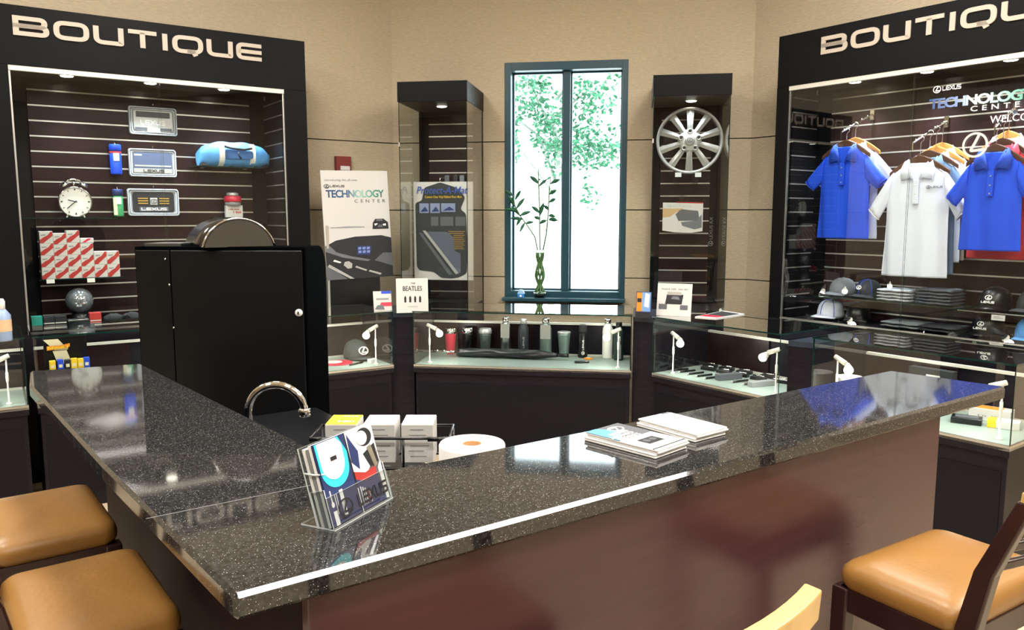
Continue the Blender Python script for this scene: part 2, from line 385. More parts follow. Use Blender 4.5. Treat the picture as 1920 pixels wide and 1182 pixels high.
# window with two lights, mullion and sill
wn = MB(); y0, y1 = .0, .20
wn.bb(WX0, WX0+.05, y0, y1, WZ0, WZ1); wn.bb(WX1-.045, WX1, y0, y1, WZ0, WZ1)
wn.bb(WX0+.05, WX1-.045, y0, y1, WZ1-.062, WZ1); wn.bb(WX0+.05, WX1-.045, y0, y1, WZ0, WZ0+.05)
MX = 1.390; wn.bb(MX-.029, MX+.029, .05, y1, WZ0+.05, WZ1-.062)
for a, b in ((WX0+.05, MX-.029), (MX+.029, WX1-.045)):
    for q in ((a, a+.012, WZ0+.05, WZ1-.062), (b-.012, b, WZ0+.05, WZ1-.062), (a, b, WZ0+.05, WZ0+.062), (a, b, WZ1-.074, WZ1-.062)): wn.bb(q[0], q[1], .11, .15, q[2], q[3])
win = struct(wn.build('window_1', M_frame, bevel=.003)); win.location = FC.o; win.rotation_euler = (0, 0, FC.yaw)
for a, b in ((WX0+.062, MX-.041), (MX+.041, WX1-.057)):
    g = MB(); g.bb(a, b, .127, .133, WZ0+.062, WZ1-.074); struct(g.build('window_pane', M_pane, win))
sl = MB(); sl.bb(WX0-.004, WX1+.004, -.115, .0, WZ0-.022, WZ0+.004); o = struct(sl.build('window_sill', M_frame, win, bevel=.003))

# outdoors: pale paving and a leafy tree
gr = MB(); gr.bb(-14, 16, 7.2, 34, -.12, -.06); struct(gr.build('ground_outside', pm('pale_concrete', '#d9dcd8', .9, noise_amt=.05)))
t = thing('tree', 'green leafy tree seen through the window', 'tree', (.35, 10.2, -.06))
tr = MB(); rnd = random.Random(3)
tr.tube([(.15, .2, 0), (.1, .1, 1.2), (.25, 0, 2.2), (.1, .1, 3.4)], [.06, .05, .04, .02], 10)
for a in range(7): tr.tube([(.2, .05, 1.9+.2*a), (.2+rnd.uniform(-1, 1), rnd.uniform(-.4, .4), 2.6+.22*a)], [.022, .008], 6)
tr.build('trunk', pm('pale_bark', '#8f9a90', .9), t)
lf = MB()
clumps = []
def clump(u, v, ru, rv, n):
    r = ray(u, v); y = 10.2; k = y/r.y
    c = Vector((r.x*k-.35, 0, 1.6+r.z*k+.06)); clumps.append((c, ru/FPX*y, rv/FPX*y, n))
for a in [(985, 170, 40, 28, 240), (1025, 205, 35, 30, 260), (1030, 255, 34, 36, 420), (975, 205, 26, 20, 110), (1000, 160, 34, 14, 110), (1040, 300, 16, 34, 130), (965, 280, 10, 26, 60),
          (1090, 180, 26, 34, 230), (1130, 190, 26, 30, 140), (1098, 235, 28, 22, 130), (1110, 290, 44, 26, 420), (1140, 265, 30, 26, 170), (1085, 268, 20, 20, 110), (960, 240, 14, 30, 80), (1150, 150, 18, 14, 40), (1108, 370, 14, 26, 26), (1100, 350, 8, 30, 30), (1165, 300, 16, 14, 60)]: clump(*a)
for c, ru, rv, n in clumps:
    for _ in range(int(n*.8)):
        a, q = rnd.uniform(0, 2*PI), math.sqrt(rnd.random())
        p = c+Vector((math.cos(a)*q*ru, rnd.uniform(-.5, .5), math.sin(a)*q*rv)); s = rnd.uniform(.025, .05)
        M = Matrix.Translation(p) @ Matrix.Rotation(rnd.uniform(0, 6.28), 4, 'Z') @ Matrix.Rotation(rnd.uniform(-1.2, 1.2), 4, 'X') @ Matrix.Rotation(rnd.uniform(-1.2, 1.2), 4, 'Y')
        lf.poly([M @ Vector(z) for z in ((-s, 0, 0), (0, -s*.55, s*.15), (s, 0, 0), (0, s*.55, s*.15))])
lf.build('foliage', pm('tree_leaf_green', '#236b49', .6, noise_amt=.3, nscale=3), t)

# recessed ceiling lamps that light the room
for k, (px, py, ln_, wd_, yw_, en) in enumerate(PANELS):
    c = thing('ceiling_lamp', 'square recessed ceiling lamp with pale diffuser' if ln_ < 1 else 'long linear ceiling lamp above the bar counter', 'lamp', (px, py, ZC), R(yw_), 'ceiling lamps' if ln_ < 1 else None)
    m = MB(); a, b = ln_/2, wd_/2
    for q in ((-a-.03, a+.03, -b-.03, -b), (-a-.03, a+.03, b, b+.03), (-a-.03, -a, -b, b), (a, a+.03, -b, b)): m.bb(*q, -.02, .0)
    m.build('frame', M_white, c)
    m = MB(); m.bb(-a, a, -b, b, -.010, -.0); m.build('diffuser', M_panel_light, c)
# ---------------------------------------------------------------- bar counter
cp = [(a*S, b*S) for a, b in [(0, 0), (2.468, 0), (2.424, .366), (.393, .394), (.267, 2.071), (-.085, 2.147), (-.11, 1.87), (-.055, .80)]]
ZT = 1.6-.55*S; ZU = ZT-.036; WZ = 1.6-.76*S
ct = thing('bar_counter', 'L-shaped bar counter with speckled black granite top and mahogany front', 'counter', FK.w(0, 0), FK.yaw)
mb = MB(); mb.prism(cp, ZU, ZT); mb.build('granite_top', M_granite, ct, bevel=.006, seg=1)
sm = MB(); sm.bb(-.042*S, .393*S, .3935*S, .3955*S, ZT, ZT+.0004); sm.build('seam', pm('seam_filler', '#77777a', .5), ct)
PX = 2.10*S
mb = MB(); mb.bb(.12*S, PX, .02, .045, .09, ZU); mb.build('front_panel', M_panel, ct, bevel=.002)
mb = MB(); mb.bb(.12*S, .12*S+.022, .045, 2.05*S, .09, ZU); mb.build('side_panel', M_side, ct, bevel=.002)
mb = MB(); mb.bb(PX-.03, PX, .045, .36*S, .09, ZU); mb.build('end_panel', M_wine, ct)
mb = MB(); mb.bb(.16*S, PX-.04, .06, .34*S, .0, .09); mb.bb(.16*S, .24*S, .34*S, 2.02*S, 0, .09); mb.build('toe_kick', M_black, ct)
mb = MB(); mb.bb(.12*S+.022, PX-.03, .34*S, .36*S, .09, ZU); mb.bb(.235*S, .255*S, .36*S, 2.05*S, .09, ZU); mb.build('inner_panel', M_wine, ct)
# low worktop inside the L
wt = thing('worktop_cabinet', 'low dark worktop cabinet tucked inside the bar counter', 'cabinet', FK.w(0, 0), FK.yaw)
mb = MB(); mb.prism([(a*S, b*S) for a, b in [(.40, .37), (2.05, .37), (2.05, .92), (.86, .92), (.86, 1.86), (.30, 1.86), (.285, 1.5)]], WZ-.04, WZ); mb.build('worktop', pm('dark_worktop', '#17181b', .25), wt)
mb = MB(); mb.bb(.42*S, 2.03*S, .38*S, .88*S, .0, WZ-.04); mb.bb(.33*S, .84*S, .88*S, 1.84*S, 0, WZ-.04); mb.build('cabinet_body', M_wine, wt)

# ---------------------------------------------------------------- glass display cases
def pane(x0, x1, y0, y1, z0, z1, name, par, mat=None, edge=None):
    m = MB(); m.bb(x0, x1, y0, y1, z0, z1, 0, None, 1); return m.build(name, [mat or M_glass, edge or M_edge], par)
def case_lamp(par, x, y, z, face, yaw, e=2.0):
    """small white stem lamp on the deck with a tilted glowing head; face = -1/1 side the head points to"""
    m = MB(); m.lathe([(.016, 0), (.016, .006), (.005, .012), (.004, .12), (.007, .125), (.007, .17), (.004, .176), (.004, .255)], 12, (x, y, z))
    l = m.build('case_lamp', M_white, par)
    m = MB(); a = Vector((x-face*.015, y, z+.262)); b = Vector((x+face*.05, y-.01, z+.235)); m.tube([a, b], [.012, .014], 12); m.build('lamp_arm', M_white, l)
    c = Vector((x+face*.07, y-.016, z+.213)); m = MB()
    M = Matrix.Translation(c) @ Matrix.Rotation(face*R(-38), 4, 'Y') @ Matrix.Rotation(R(-35), 4, 'X')
    m.lathe([(.010, .03), (.022, .0), (.022, -.010)], 16, (0, 0, 0), 0, M, (True, False)); m.build('lamp_shade', M_white, l)
    m = MB(); m.ball((0, 0, -.013), .024, 0, 14, 8, (1, 1, .9), M); m.build('bulb', M_lamp, l)
    ld = bpy.data.lights.new('case_lamp_light', 'POINT'); lo = bpy.data.objects.new('case_lamp_light', ld); COL.objects.link(lo)
    ld.energy = e; ld.color = (1, .97, .88); ld.shadow_soft_size = .03; lo.parent = par; lo.location = c+Vector((face*.03, -.004, -.045))
def display_case(label, f, x0, x1, yf, yb, lamps=(1, 1), zt=.97, zd=.605):
    t = thing('display_case', label, 'display case', f.w(x0, yf), f.yaw, 'glass display cases on dark bases'); w_ = x1-x0; d = yb-yf
    m = MB(); m.bb(.01, w_-.01, .015, d, .0, zd-.05); m.build('base', M_wine, t, bevel=.003)
    m = MB(); m.bb(.03, w_-.03, .011, .016, .08, zd-.12); m.build('base_panel', pm('dark_base_panel', '#17151b', .45, spec=.12), t)
    m = MB(); m.bb(0, w_, 0, d, zd-.05, zd-.008); m.build('deck_frame', M_alu2 if False else M_wine, t)
    m = MB(); m.bb(0, w_, 0, .012, zd-.02, zd+.004); m.bb(0, .012, .012, d, zd-.02, zd+.004); m.bb(w_-.012, w_, .012, d, zd-.02, zd+.004); m.build('deck_trim', M_alu, t)
    m = MB(); m.bb(.012, w_-.012, .012, d-.02, zd-.008, zd); m.build('deck', M_deck, t)
    pane(.0, w_, .002, .008, zd+.004, zt-.008, 'front_glass', t)
    pane(.0, .006, .008, d, zd+.004, zt-.008, 'side_glass', t); pane(w_-.006, w_, .008, d, zd+.004, zt-.008, 'side_glass', t)
    pane(-.004, w_+.004, -.004, d+.004, zt-.008, zt, 'top_glass', t)
    zr = zd+.222
    m = MB(); m.bb(.008, w_/2+.02, d-.022, d-.012, zd, zr); m.build('sliding_door', M_slat, t)
    m = MB(); m.bb(w_/2-.02, w_-.008, d-.010, d-.0, zd, zr); m.build('sliding_door', M_wine, t)
    m = MB(); m.bb(.008, w_-.008, d-.028, d, zr, zr+.014); m.build('upper_track', M_alu2, t)
    m = MB(); m.bb(.012, w_-.012, d-.034, d-.02, zd, zd+.012); m.build('lower_track', M_alu2, t)
    if lamps[0]: case_lamp(t, .085, .10, zd, 1, f.yaw)
    if lamps[1]: case_lamp(t, w_-.085, .10, zd, -1, f.yaw)
    return t
cl = FL.w(-.589, -1.146); FS = Frame((cl.x, cl.y), 33.3)
CY0, CY1 = 0, .53
display_case('glass display case holding a dark cap, beside the black machine', FS, -.93, 0, CY0, CY1)
display_case('glass display case with the tiered packet rack inside', FS, -2.06, -1.05, CY0, CY1, (0, 1))
display_case('glass display case cut off by the photo edge', FS, -3.14, -2.10, CY0, CY1, (0, 1))
display_case('glass display case of tumblers and bottles below the window', FC, .487, 1.932, -1.205, -.655)
display_case('glass display case laid out with pens', FR, .362, 1.292, -1.40, -.85)
display_case('glass display case with the yellow and white boxes', FR, 1.463, 2.43, -1.36, -.82)
def filler(label, pts, zt=.955):
    t = thing('corner_pillar', label, 'corner pillar', (0, 0, 0), 0, 'dark corner pillars between cases')
    cx = sum(p.x for p in pts)/len(pts); cy = sum(p.y for p in pts)/len(pts); t.location = (cx, cy, 0)
    q = [(p.x-cx, p.y-cy) for p in pts]; A = sum(q[i][0]*q[(i+1) % len(q)][1]-q[(i+1) % len(q)][0]*q[i][1] for i in range(len(q)))
    if A < 0: q = q[::-1]
    m = MB(); m.prism(q, 0, zt-.03); m.build('pillar_body', M_wine, t)
    m = MB(); m.prism([(a*1.01, b*1.01) for a, b in q], zt-.03, zt); m.build('top_cap', pm('slate_cap', '#2c3440', .3), t); return t
def inset(p, q, k): return p+(q-p)*k
a, b, c, d = FS.w(.006, .05), FC.w(.478, -1.16), FC.w(.478, -.66), FS.w(.006, .50)
filler('dark corner pillar carrying the white band card', [a, b, c, d])
a, b, c, d = FC.w(1.941, -1.16), FR.w(.350, -1.36), FR.w(.350, -.86), FC.w(1.941, -.66)
filler('dark corner pillar carrying the orange and blue leaflet holder', [a, b, c, d])
filler('dark narrow pillar between pen case and yellow box case', [FR.w(1.305, -1.34), FR.w(1.452, -1.30), FR.w(1.452, -.84), FR.w(1.305, -.86)], .93)

# ---------------------------------------------------------------- slatwall, boutiques and towers
def slatwall(par, x0, x1, y, z0, z1, name='slatwall', pitch=.0945, zoff=0, axis='x', mat=None):
    """board with aluminium inserts, front face at y (axis x) or a side board facing across (axis y)"""
    m = MB()
    if axis == 'x':
        m.bb(x0, x1, y, y+.018, z0, z1, 0); z = z0+.05+zoff
        while z < z1-.01: m.bb(x0, x1, y-.002, y+.002, z, z+.009, 1); z += pitch
    else:
        m.bb(y, y+.008, x0, x1, z0, z1, 0); z = z0+.05+zoff
        while z < z1-.01: m.bb(y-.002, y+.010, x0, x1, z, z+.008, 1); z += pitch
    return m.build(name, [mat or M_slat, M_alu], par)
def downlight(par, x, y, z, e, spread=100):
    m = MB(); m.lathe([(.045, -.004), (.045, 0)], 24, (x, y, z)); d = m.build('downlight', M_alu, par)
    m = MB(); m.lathe([(.034, -.008), (.036, -.003)], 24, (x, y, z)); m.build('bulb', M_lamp, d)
    ld = bpy.data.lights.new('downlight_beam', 'SPOT'); lo = bpy.data.objects.new('downlight_beam', ld); COL.objects.link(lo)
    ld.energy = e; ld.spot_size = R(spread); ld.spot_blend = .7; ld.shadow_soft_size = .035; ld.color = (.84, .92, 1.0); lo.parent = par; lo.location = (x, y, z-.015)
def boutique(label, f, x0, x1, yf, gl0, gl1, lights, letters, e):
    D = -yf-.004; W = x1-x0; t = thing('boutique_cabinet', label, 'wall cabinet', f.w(x0, yf), f.yaw, 'boutique wall cabinets')
    gx0, gx1 = gl0-x0, gl1-x0; ZB, ZH, ZTOP = .90, 2.452, 2.785
    m = MB(); m.bb(.0, W, .0, D, 0, ZB); m.build('base', M_wine, t)
    m = MB(); m.bb(0, gx0, 0, D, ZB, ZH); m.build('stile', M_dark, t); m = MB(); m.bb(gx1, W, 0, D, ZB, ZH); m.build('stile', M_dark, t)
    m = MB(); m.bb(0, W, 0, D, ZH, ZTOP); m.build('header', M_dark, t, bevel=.003)
    m = MB(); m.bb(gx0, gx1, D-.016, D-.004, ZB, ZH); m.build('back_board', M_dark, t)
    slatwall(t, gx0+.11, gx1-.11, D-.034, ZB+.01, ZH-.03)
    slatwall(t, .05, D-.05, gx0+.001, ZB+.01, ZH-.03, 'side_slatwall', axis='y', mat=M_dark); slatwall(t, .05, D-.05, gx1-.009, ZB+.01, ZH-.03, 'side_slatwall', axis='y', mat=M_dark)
    for q in ((gx0, gx0+.010, .012, .022), (gx1-.010, gx1, .012, .022), (gx0, gx0+.006, D-.06, D-.05), (gx1-.006, gx1, D-.06, D-.05)):
        m = MB(); m.bb(*q, ZB, ZH); m.build('side_trim', M_alu, t)
    m = MB(); m.bb(gx0, gx1, .004, .030, ZH-.028, ZH); m.build('top_track', M_alu2, t)
    m = MB(); m.bb(gx0, gx1, .004, .030, ZB, ZB+.012); m.build('bottom_track', M_alu, t)
    mid = (gx0+gx1)/2
    pane(gx0+.012, mid+.008, .008, .013, ZB+.012, ZH-.028, 'glass_door', t); pane(mid-.008, gx1-.012, .020, .025, ZB+.012, ZH-.028, 'glass_door', t)
    for x in lights: downlight(t, x-x0, D*.45, ZH, e)
    m = MB(); wide_text(m, 'BOUTIQUE', XZ(letters-x0, -.001, 2.618), .108, 1.380, .29, 0, .008, .50); m.build('sign_letters', M_sign, t)
    return t
lx = [FL.hit(u, v, -.27)[0] for u, v in ((125, 138), (282, 154), (420, 167))]
rx = [FR.hit(u, v, -.21)[0] for u, v in ((1603, 157), (1738, 138), (1895, 116))]
BL = boutique('tall dark boutique wall cabinet holding the alarm clock and duffel bag', FL, -2.81, -.892, -.48, -2.635, -1.046, lx, -2.583, 62)
BR = boutique('tall dark boutique wall cabinet hung with polo shirts', FR, .481, 2.395, -.38, .570, 2.235, rx, .815, 80)
def tower(label, f, x0, x1, yf):
    D = -yf-.004; W = x1-x0; t = thing('display_tower', label, 'display tower', f.w(x0, yf), f.yaw, 'glass display towers'); ZB, ZH, ZTOP = .93, 2.415, 2.556
    m = MB(); m.bb(0, W, 0, D, 0, ZB); m.build('base', M_wine, t)
    m = MB(); m.bb(-.004, W+.004, -.004, D, ZH, ZTOP); m.build('cap', M_dark, t, bevel=.002)
    m = MB(); m.bb(.0, W, D-.02, D-.004, ZB, ZH); m.build('back_board', M_dark, t)
    slatwall(t, .075, W-.075, D-.042, ZB+.01, ZH-.03)
    for xx in (.0, W-.02):
        m = MB(); m.bb(xx, xx+.02, D-.06, D-.02, ZB, ZH); m.build('back_post', M_dark, t)
    pane(.004, W-.004, .002, .008, ZB, ZH, 'front_glass', t)
    pane(.0, .006, .008, D-.06, ZB, ZH, 'side_glass', t); pane(W-.006, W, .008, D-.06, ZB, ZH, 'side_glass', t)
    m = MB(); m.bb(-.002, .008, -.001, .003, 2.10, 2.13); m.build('glass_clip', M_alu, t)
    downlight(t, W*.52, D*.4, ZH, 15, 110); return t
TL = tower('slim glass display tower holding the floor mat board', FC, .232, .738, -.62)
TR = tower('slim glass display tower with the alloy wheel', FC, 2.048, 2.566, -.62)
# ---------------------------------------------------------------- bar stools
def make_stool(name, label, x, y, rz):
    """seat front faces local +y"""
    p = FK.w(x*S, y*S); t = thing(name, label, 'bar stool', (p.x, p.y, 0), FK.yaw+rz, 'bar stools around the counter')
    W, D, SZ = .45, .31, .76
    m = MB(); rings = []
    def outline(k, z, sag=0):
        hw, hd = W/2*k-.004, D/2*k-.004; r = .04*k; pts = []
        for cx, cy, a0 in ((hw-r, hd-r, 0), (-hw+r, hd-r, 90), (-hw+r, -hd+r, 180), (hw-r, -hd+r, 270)):
            for i in range(7):
                a = R(a0+15*i); pts.append(Vector((cx+r*math.cos(a), cy+r*math.sin(a), z)))
        return pts
    for k, z in ((.97, .700), (1.0, .712), (1.01, .728), (.99, .745), (.93, .757), (.80, .766), (.55, .772), (.25, .775), (.05, .776)): rings.append(outline(k, z))
    m.loft(rings); m.build('seat', M_leather, t)
    m = MB()
    m.bb(-W/2+.03, W/2-.03, D/2-.03, D/2-.008, .64, .70); m.build('seat_rail', M_stool, t, bevel=.003)
    for s in (-1, 1):
        m = MB(); m.bb(s*(W/2-.03), s*(W/2-.008), -D/2+.01, D/2-.01, .64, .70); m.build('seat_rail', M_stool, t, bevel=.003)
    m = MB(); m.bb(-W/2+.03, W/2-.03, -D/2+.006, -D/2+.03, .64, .70); m.build('seat_rail', M_stool, t, bevel=.003)
    for s in (-1, 1):
        m = MB(); q = s*(W/2-.02); e = s*(W/2-.005)
        m.loft([[Vector((e+dx-s*.0, D/2-.018+dy+.012, 0)) for dx, dy in ((-.015, -.015), (.015, -.015), (.015, .015), (-.015, .015))],
                [Vector((q+dx, D/2-.020+dy, .70)) for dx, dy in ((-.021, -.021), (.021, -.021), (.021, .021), (-.021, .021))]], smooth=False); m.build('leg', M_stool, t, bevel=.004)
        m = MB(); pr = [(-D/2-.055, 0, .016), (-D/2-.012, .45, .02), (-D/2-.008, .72, .023), (-D/2-.036, .86, .021), (-D/2-.105, 1.035, .017)]
        m.loft([[Vector((q+dx*.8*k2, y_+dy*k2, z)) for dx, dy in ((-1, -1), (1, -1), (1, 1), (-1, 1))] for y_, z, k2 in pr], smooth=False); m.build('leg', M_stool, t, bevel=.004)
        m = MB(); m.bb(s*(W/2-.028), s*(W/2-.012), -D/2-.02, D/2-.01, .32, .35); m.build('stretcher', M_stool, t, bevel=.003)
    m = MB(); m.bb(-W/2+.02, W/2-.02, D/2-.03, D/2-.005, .20, .235); m.build('foot_rail', M_stool, t, bevel=.003)
    m = MB(); m.bb(-W/2+.02, W/2-.02, -D/2-.045, -D/2-.025, .32, .35); m.build('stretcher', M_stool, t, bevel=.003)
    def bowed(z0, z1, th, nm, mat, yb, bow):
        m = MB(); V = []
        for i in range(13):
            u = -1+i/6; xx = u*(W/2-.008 if nm == 'top_rail' else W/2-.035); yy = yb-bow*(1-u*u)
            V.append([Vector((xx, yy-th/2, z0)), Vector((xx, yy+th/2, z0)), Vector((xx, yy+th/2-.004, z1)), Vector((xx, yy-th/2-.004, z1))])
        m.loft(V, smooth=False); return m.build(nm, mat, t, bevel=.003)
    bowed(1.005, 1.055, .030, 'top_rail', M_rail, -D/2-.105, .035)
    for z in (.955, .905, .855): bowed(z, z+.022, .014, 'back_slat', M_stool, -D/2-.028-.40*(z-.85), .026)
    zt_ = 1.6-.84*S
    for ch in [c for c in bpy.data.objects if c.parent == t]:      # taller than a dining chair: stretch the leg height only
        for v in ch.data.vertices: v.co.x *= S; v.co.y *= S; v.co.z = zt_+(v.co.z-.76)*S if v.co.z > .6 else v.co.z*(zt_-.16*S)/.6
    return t
M_rail = pm('honey_glare_rail', '#c8a463', .3, noise_amt=.08, nscale=5)  # dark wood rail coloured honey to carry the glare of the ceiling light
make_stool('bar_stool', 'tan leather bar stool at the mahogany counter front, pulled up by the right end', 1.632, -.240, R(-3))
make_stool('bar_stool', 'bar stool of which only the top rail shows, its glare put into a honey colour', .49, -.215, R(0))
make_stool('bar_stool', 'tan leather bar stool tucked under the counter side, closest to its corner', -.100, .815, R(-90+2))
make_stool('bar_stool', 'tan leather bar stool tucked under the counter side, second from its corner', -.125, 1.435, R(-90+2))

# ---------------------------------------------------------------- black drinks machine
mp = Vector((-.694, 2.68, 0)); MYAW = R(-5); MW, MD, MH = .600, .203, 1.496
t = thing('drinks_machine', 'tall black drinks machine with round dome on top, behind the counter', 'machine', mp, MYAW)
m = MB(); prof = [(0, 0), (MD, 0), (MD+.010, MH-.16)]
for i in range(9):
    a = R(10*i+5); prof.append((MD-.061+.069*math.cos(a), MH-.081+.081*math.sin(a)))
prof.append((0, MH))
P = Matrix(((0, 0, 1, 0), (1, 0, 0, 0), (0, 1, 0, 0), (0, 0, 0, 1)))
m.prism(prof, -MW, 0, 0, P); m.build('body', M_satin, t, bevel=.003)
m = MB(); m.bb(-MW+.13, -.010, -.008, -.0005, .30, MH-.012); m.build('service_door', M_satin2, t, bevel=.003)
m = MB(); m.bb(-MW+.005, -MW+.126, -.005, -.0005, .30, MH-.012); m.build('side_cover', M_satin2, t, bevel=.003)
lx_, lz_ = -.025, 1.275
m = MB(); m.lathe([(.0128, 0), (.0128, .006), (.010, .009), (.0001, .009)], 20, (0, 0, 0), 0, Matrix.Translation((lx_, -.008, lz_)) @ Matrix.Rotation(PI/2, 4, 'X')); lk = m.build('lock', M_white, t)
m = MB(); m.bb(lx_-.002, lx_+.002, -.019, -.0165, lz_-.005, lz_+.005); m.build('keyhole', M_ink, lk)
for sx, sz in ((-.487, MH-.042), (-.477, MH-.13), (-.470, 1.218)):
    m = MB(); m.ball((sx, -.008, sz), .004, 0, 10, 6); m.build('screw', M_chrome, t)
m = MB(); m.bb(-MW+.02, -MW+.15, .03, .16, MH, MH+.010); m.build('tray', M_steel, t)
# round dome standing on the machine
hc = Vector((-.272, .070, MH-.028)); HR = .122
d0 = MB(); Mh = Matrix.Translation(hc) @ Matrix.Rotation(R(38), 4, 'Z')
arc = lambda r, y: [Mh @ Vector((r*math.cos(R(13+154*i/28)), y, r*math.sin(R(13+154*i/28)))) for i in range(29)]
d0.loft([arc(HR, -.05), arc(HR, .25)], 0, (True, True)); d0.build('hopper_dome', pm('dark_smoked_plastic', '#2a2623', .12), t)
d1 = MB(); d1.tube(arc(HR+.001, -.051), .004, 8); d1.build('chrome_rim', M_chrome, t)
d2 = MB(); d2.loft([arc(HR-.004, -.055), arc(HR-.004, -.0505)], 0, (True, True)); d2.build('hopper_window', pm('smoked_grey_window', '#4b4640', .15), t)

# ---------------------------------------------------------------- faucet, roll, basket with cartons
def at_depth(u, v, y): r = ray(u, v); k = y/r.y; return Vector((r.x*k, y, 1.6+r.z*k))
FD = 2.35*S; fa = at_depth(466, 780, FD); fb = at_depth(571, 770, FD); ft = at_depth(518, 722, FD)
t = thing('faucet', 'curved chrome gooseneck faucet behind the granite counter', 'faucet', (fa.x, fa.y, WZ)); R_ = (fb.x-fa.x)/2
m = MB(); m.lathe([(.028, 0), (.028, .01), (.018, .02), (.016, .05)], 24); m.build('base', M_chrome, t)
hh = ft.z-WZ-R_
pts = [(0, 0, .04), (0, 0, hh)]+[(R_-R_*math.cos(PI*i/20), 0, hh+R_*math.sin(PI*i/20)) for i in range(1, 20)]+[(2*R_, 0, hh), (2*R_, 0, fb.z-WZ)]
m = MB(); m.tube(pts, .0098, 16); m.build('spout', M_chrome, t)
m = MB(); m.lathe([(.0125, -.016), (.0150, -.014), (.0150, .004), (.0125, .006)], 18, (2*R_, 0, fb.z-WZ)); m.build('aerator', M_chrome, t)
m = MB(); m.tube([(0, .015, .03), (0, .06, .05)], [.007, .005], 10); m.build('handle', M_chrome, t)

rp = at_depth(885, 831, 1.97*S)
t = thing('paper_roll', 'large white paper towel roll with brown core behind the counter', 'paper roll', (rp.x, rp.y, WZ))
hr = rp.z-WZ
m = MB(); m.lathe([(r_*S, z_) for r_, z_ in [(.024, .0), (.084, 0), (.0845, .01), (.0845, hr-.004), (.082, hr), (.026, hr), (.024, hr-.002), (.024, .0)]], 40, cap=(False, False)); m.build('paper', M_paper, t)
m = MB(); m.lathe([(r_*S, z_) for r_, z_ in [(.0235, .002), (.0235, hr-.001), (.021, hr-.001), (.021, .002), (.0235, .002)]], 30, cap=(False, False)); m.build('core', M_kraft, t)

BD = 2.13*S; q0 = at_depth(609, 797, BD); q1 = at_depth(820, 797, BD); zb = at_depth(781, 868, BD).z
t = thing('wire_basket', 'black wire basket holding three tea cartons behind the counter', 'basket', ((q0.x+q1.x)/2, BD, WZ))
wx = (q1.x-q0.x)/2+.03; z0_ = zb-WZ-.004; zt_ = at_depth(700, 824, 2.10*S).z-WZ
for z in (z0_-.004, zt_):
    m = MB()
    for a, b in (((-wx, -.02), (wx, -.02)), ((wx, -.02), (wx, .10)), ((wx, .10), (-wx, .10)), ((-wx, .10), (-wx, -.02))): m.tube([(*a, z), (*b, z)], .0035, 8)
    m.build('rim_wire', M_black, t)
for xx in (-wx, -wx/3, wx/3, wx):
    m = MB(); m.tube([(xx, -.02, zt_), (xx, -.02, z0_-.004), (xx, .10, z0_-.004), (xx, .10, zt_)], .0028, 8); m.build('upright_wire', M_black, t)
for xx in (-wx, wx):
    for yy in (-.02, .10):
        m = MB(); m.tube([(xx, yy, 0), (xx, yy, z0_)], .0035, 8); m.build('leg', M_black, t)
for s in (-1, 1):
    m = MB(); m.tube([(s*wx, -.026, zt_), (s*(wx-.05), -.026, zt_)], .0055, 10); m.build('grip', M_black, t)
def carton(u0, u1, label, top_mat, lines):
    a = at_depth(u0, 797, BD); b = at_depth(u1, 797, BD); w_ = b.x-a.x; h = a.z-zb; d = .09
    c = thing('tea_carton', label, 'carton', ((a.x+b.x)/2, BD, zb), 0, 'cartons in the wire basket')
    m = MB(); m.bb(-w_/2, w_/2, 0, d, 0, h); m.build('box', M_card, c, bevel=.0012)
    m = MB(); m.bb(-w_/2+.001, w_/2-.001, .001, d-.001, h, h+.0012); lid = m.build('lid', top_mat, c)
    if top_mat is M_yellow:
        m = MB(); scribble(m, Matrix.Translation((-w_*.16, d*.22, h+.0012)), w_*.52, .014, 11, 0, 3); scribble(m, Matrix.Translation((-w_*.10, d*.78, h+.0012)), w_*.48, .008, 14, 0, 5); m.build('printed_marks', M_paper, lid)
    m = MB()
    for i in range(lines): m.bb(-w_*.22-.004*(i % 2), w_*.2+.006*((i*7) % 3), -.0006, 0, h*.86-i*.013-(.012 if i > 1 else 0)-(.01 if i > 4 else 0), h*.86-i*.013+.0022-(.012 if i > 1 else 0)-(.01 if i > 4 else 0))
    m.build('printed_lines', M_greyink, c)
    return c
carton(609, 668, 'tea carton with a yellow lid in the black wire basket', M_yellow, 6)
carton(680, 740, 'plain white carton in the middle of the wire basket', M_paper, 6)
carton(752, 812, 'white carton beside the paper roll in the wire basket', M_paper, 7)

# ---------------------------------------------------------------- brochure holder on the counter
bl = FK.w(.215*S, .136*S); bb_ = FK.w(.375*S, .228*S); bw = (bb_-bl).length/S; byaw = math.atan2(bb_.y-bl.y, bb_.x-bl.x)
t = thing('brochure_holder', 'clear acrylic brochure holder standing near the counter corner', 'brochure holder', (bl.x, bl.y, ZT+.0003), byaw); t.scale = (S, S, S)
TILT = R(16); HM = Matrix.Rotation(-TILT, 4, 'X')
def hpane(x0, x1, y0, y1, z0, z1, nm, mat=M_clear):
    m = MB(); m.bb(x0, x1, y0, y1, z0, z1, 0, HM, 1); return m.build(nm, [mat, M_edgelit], t)
m = MB(); m.bb(0, bw, 0, .075, 0, .003, 0, None, 1); m.build('base_plate', [M_clear, M_edgelit], t)
hpane(0, bw, .034, .037, .004, .155, 'back_panel'); hpane(0, bw, .0, .0025, .004, .060, 'front_panel')
hpane(0, .0025, .0025, .034, .004, .075, 'side_panel'); hpane(bw-.0025, bw, .0025, .034, .004, .075, 'side_panel'); hpane(bw/2-.001, bw/2+.001, .0025, .034, .004, .05, 'divider')
for s, x in ((1, 0), (-1, bw)):
    m = MB(); m.tube([HM @ Vector((x, .034, .110)), HM @ Vector((x, .012, .104)), HM @ Vector((x+s*.012, .001, .100))], .0018, 8); m.build('side_wire', M_edgelit, t)
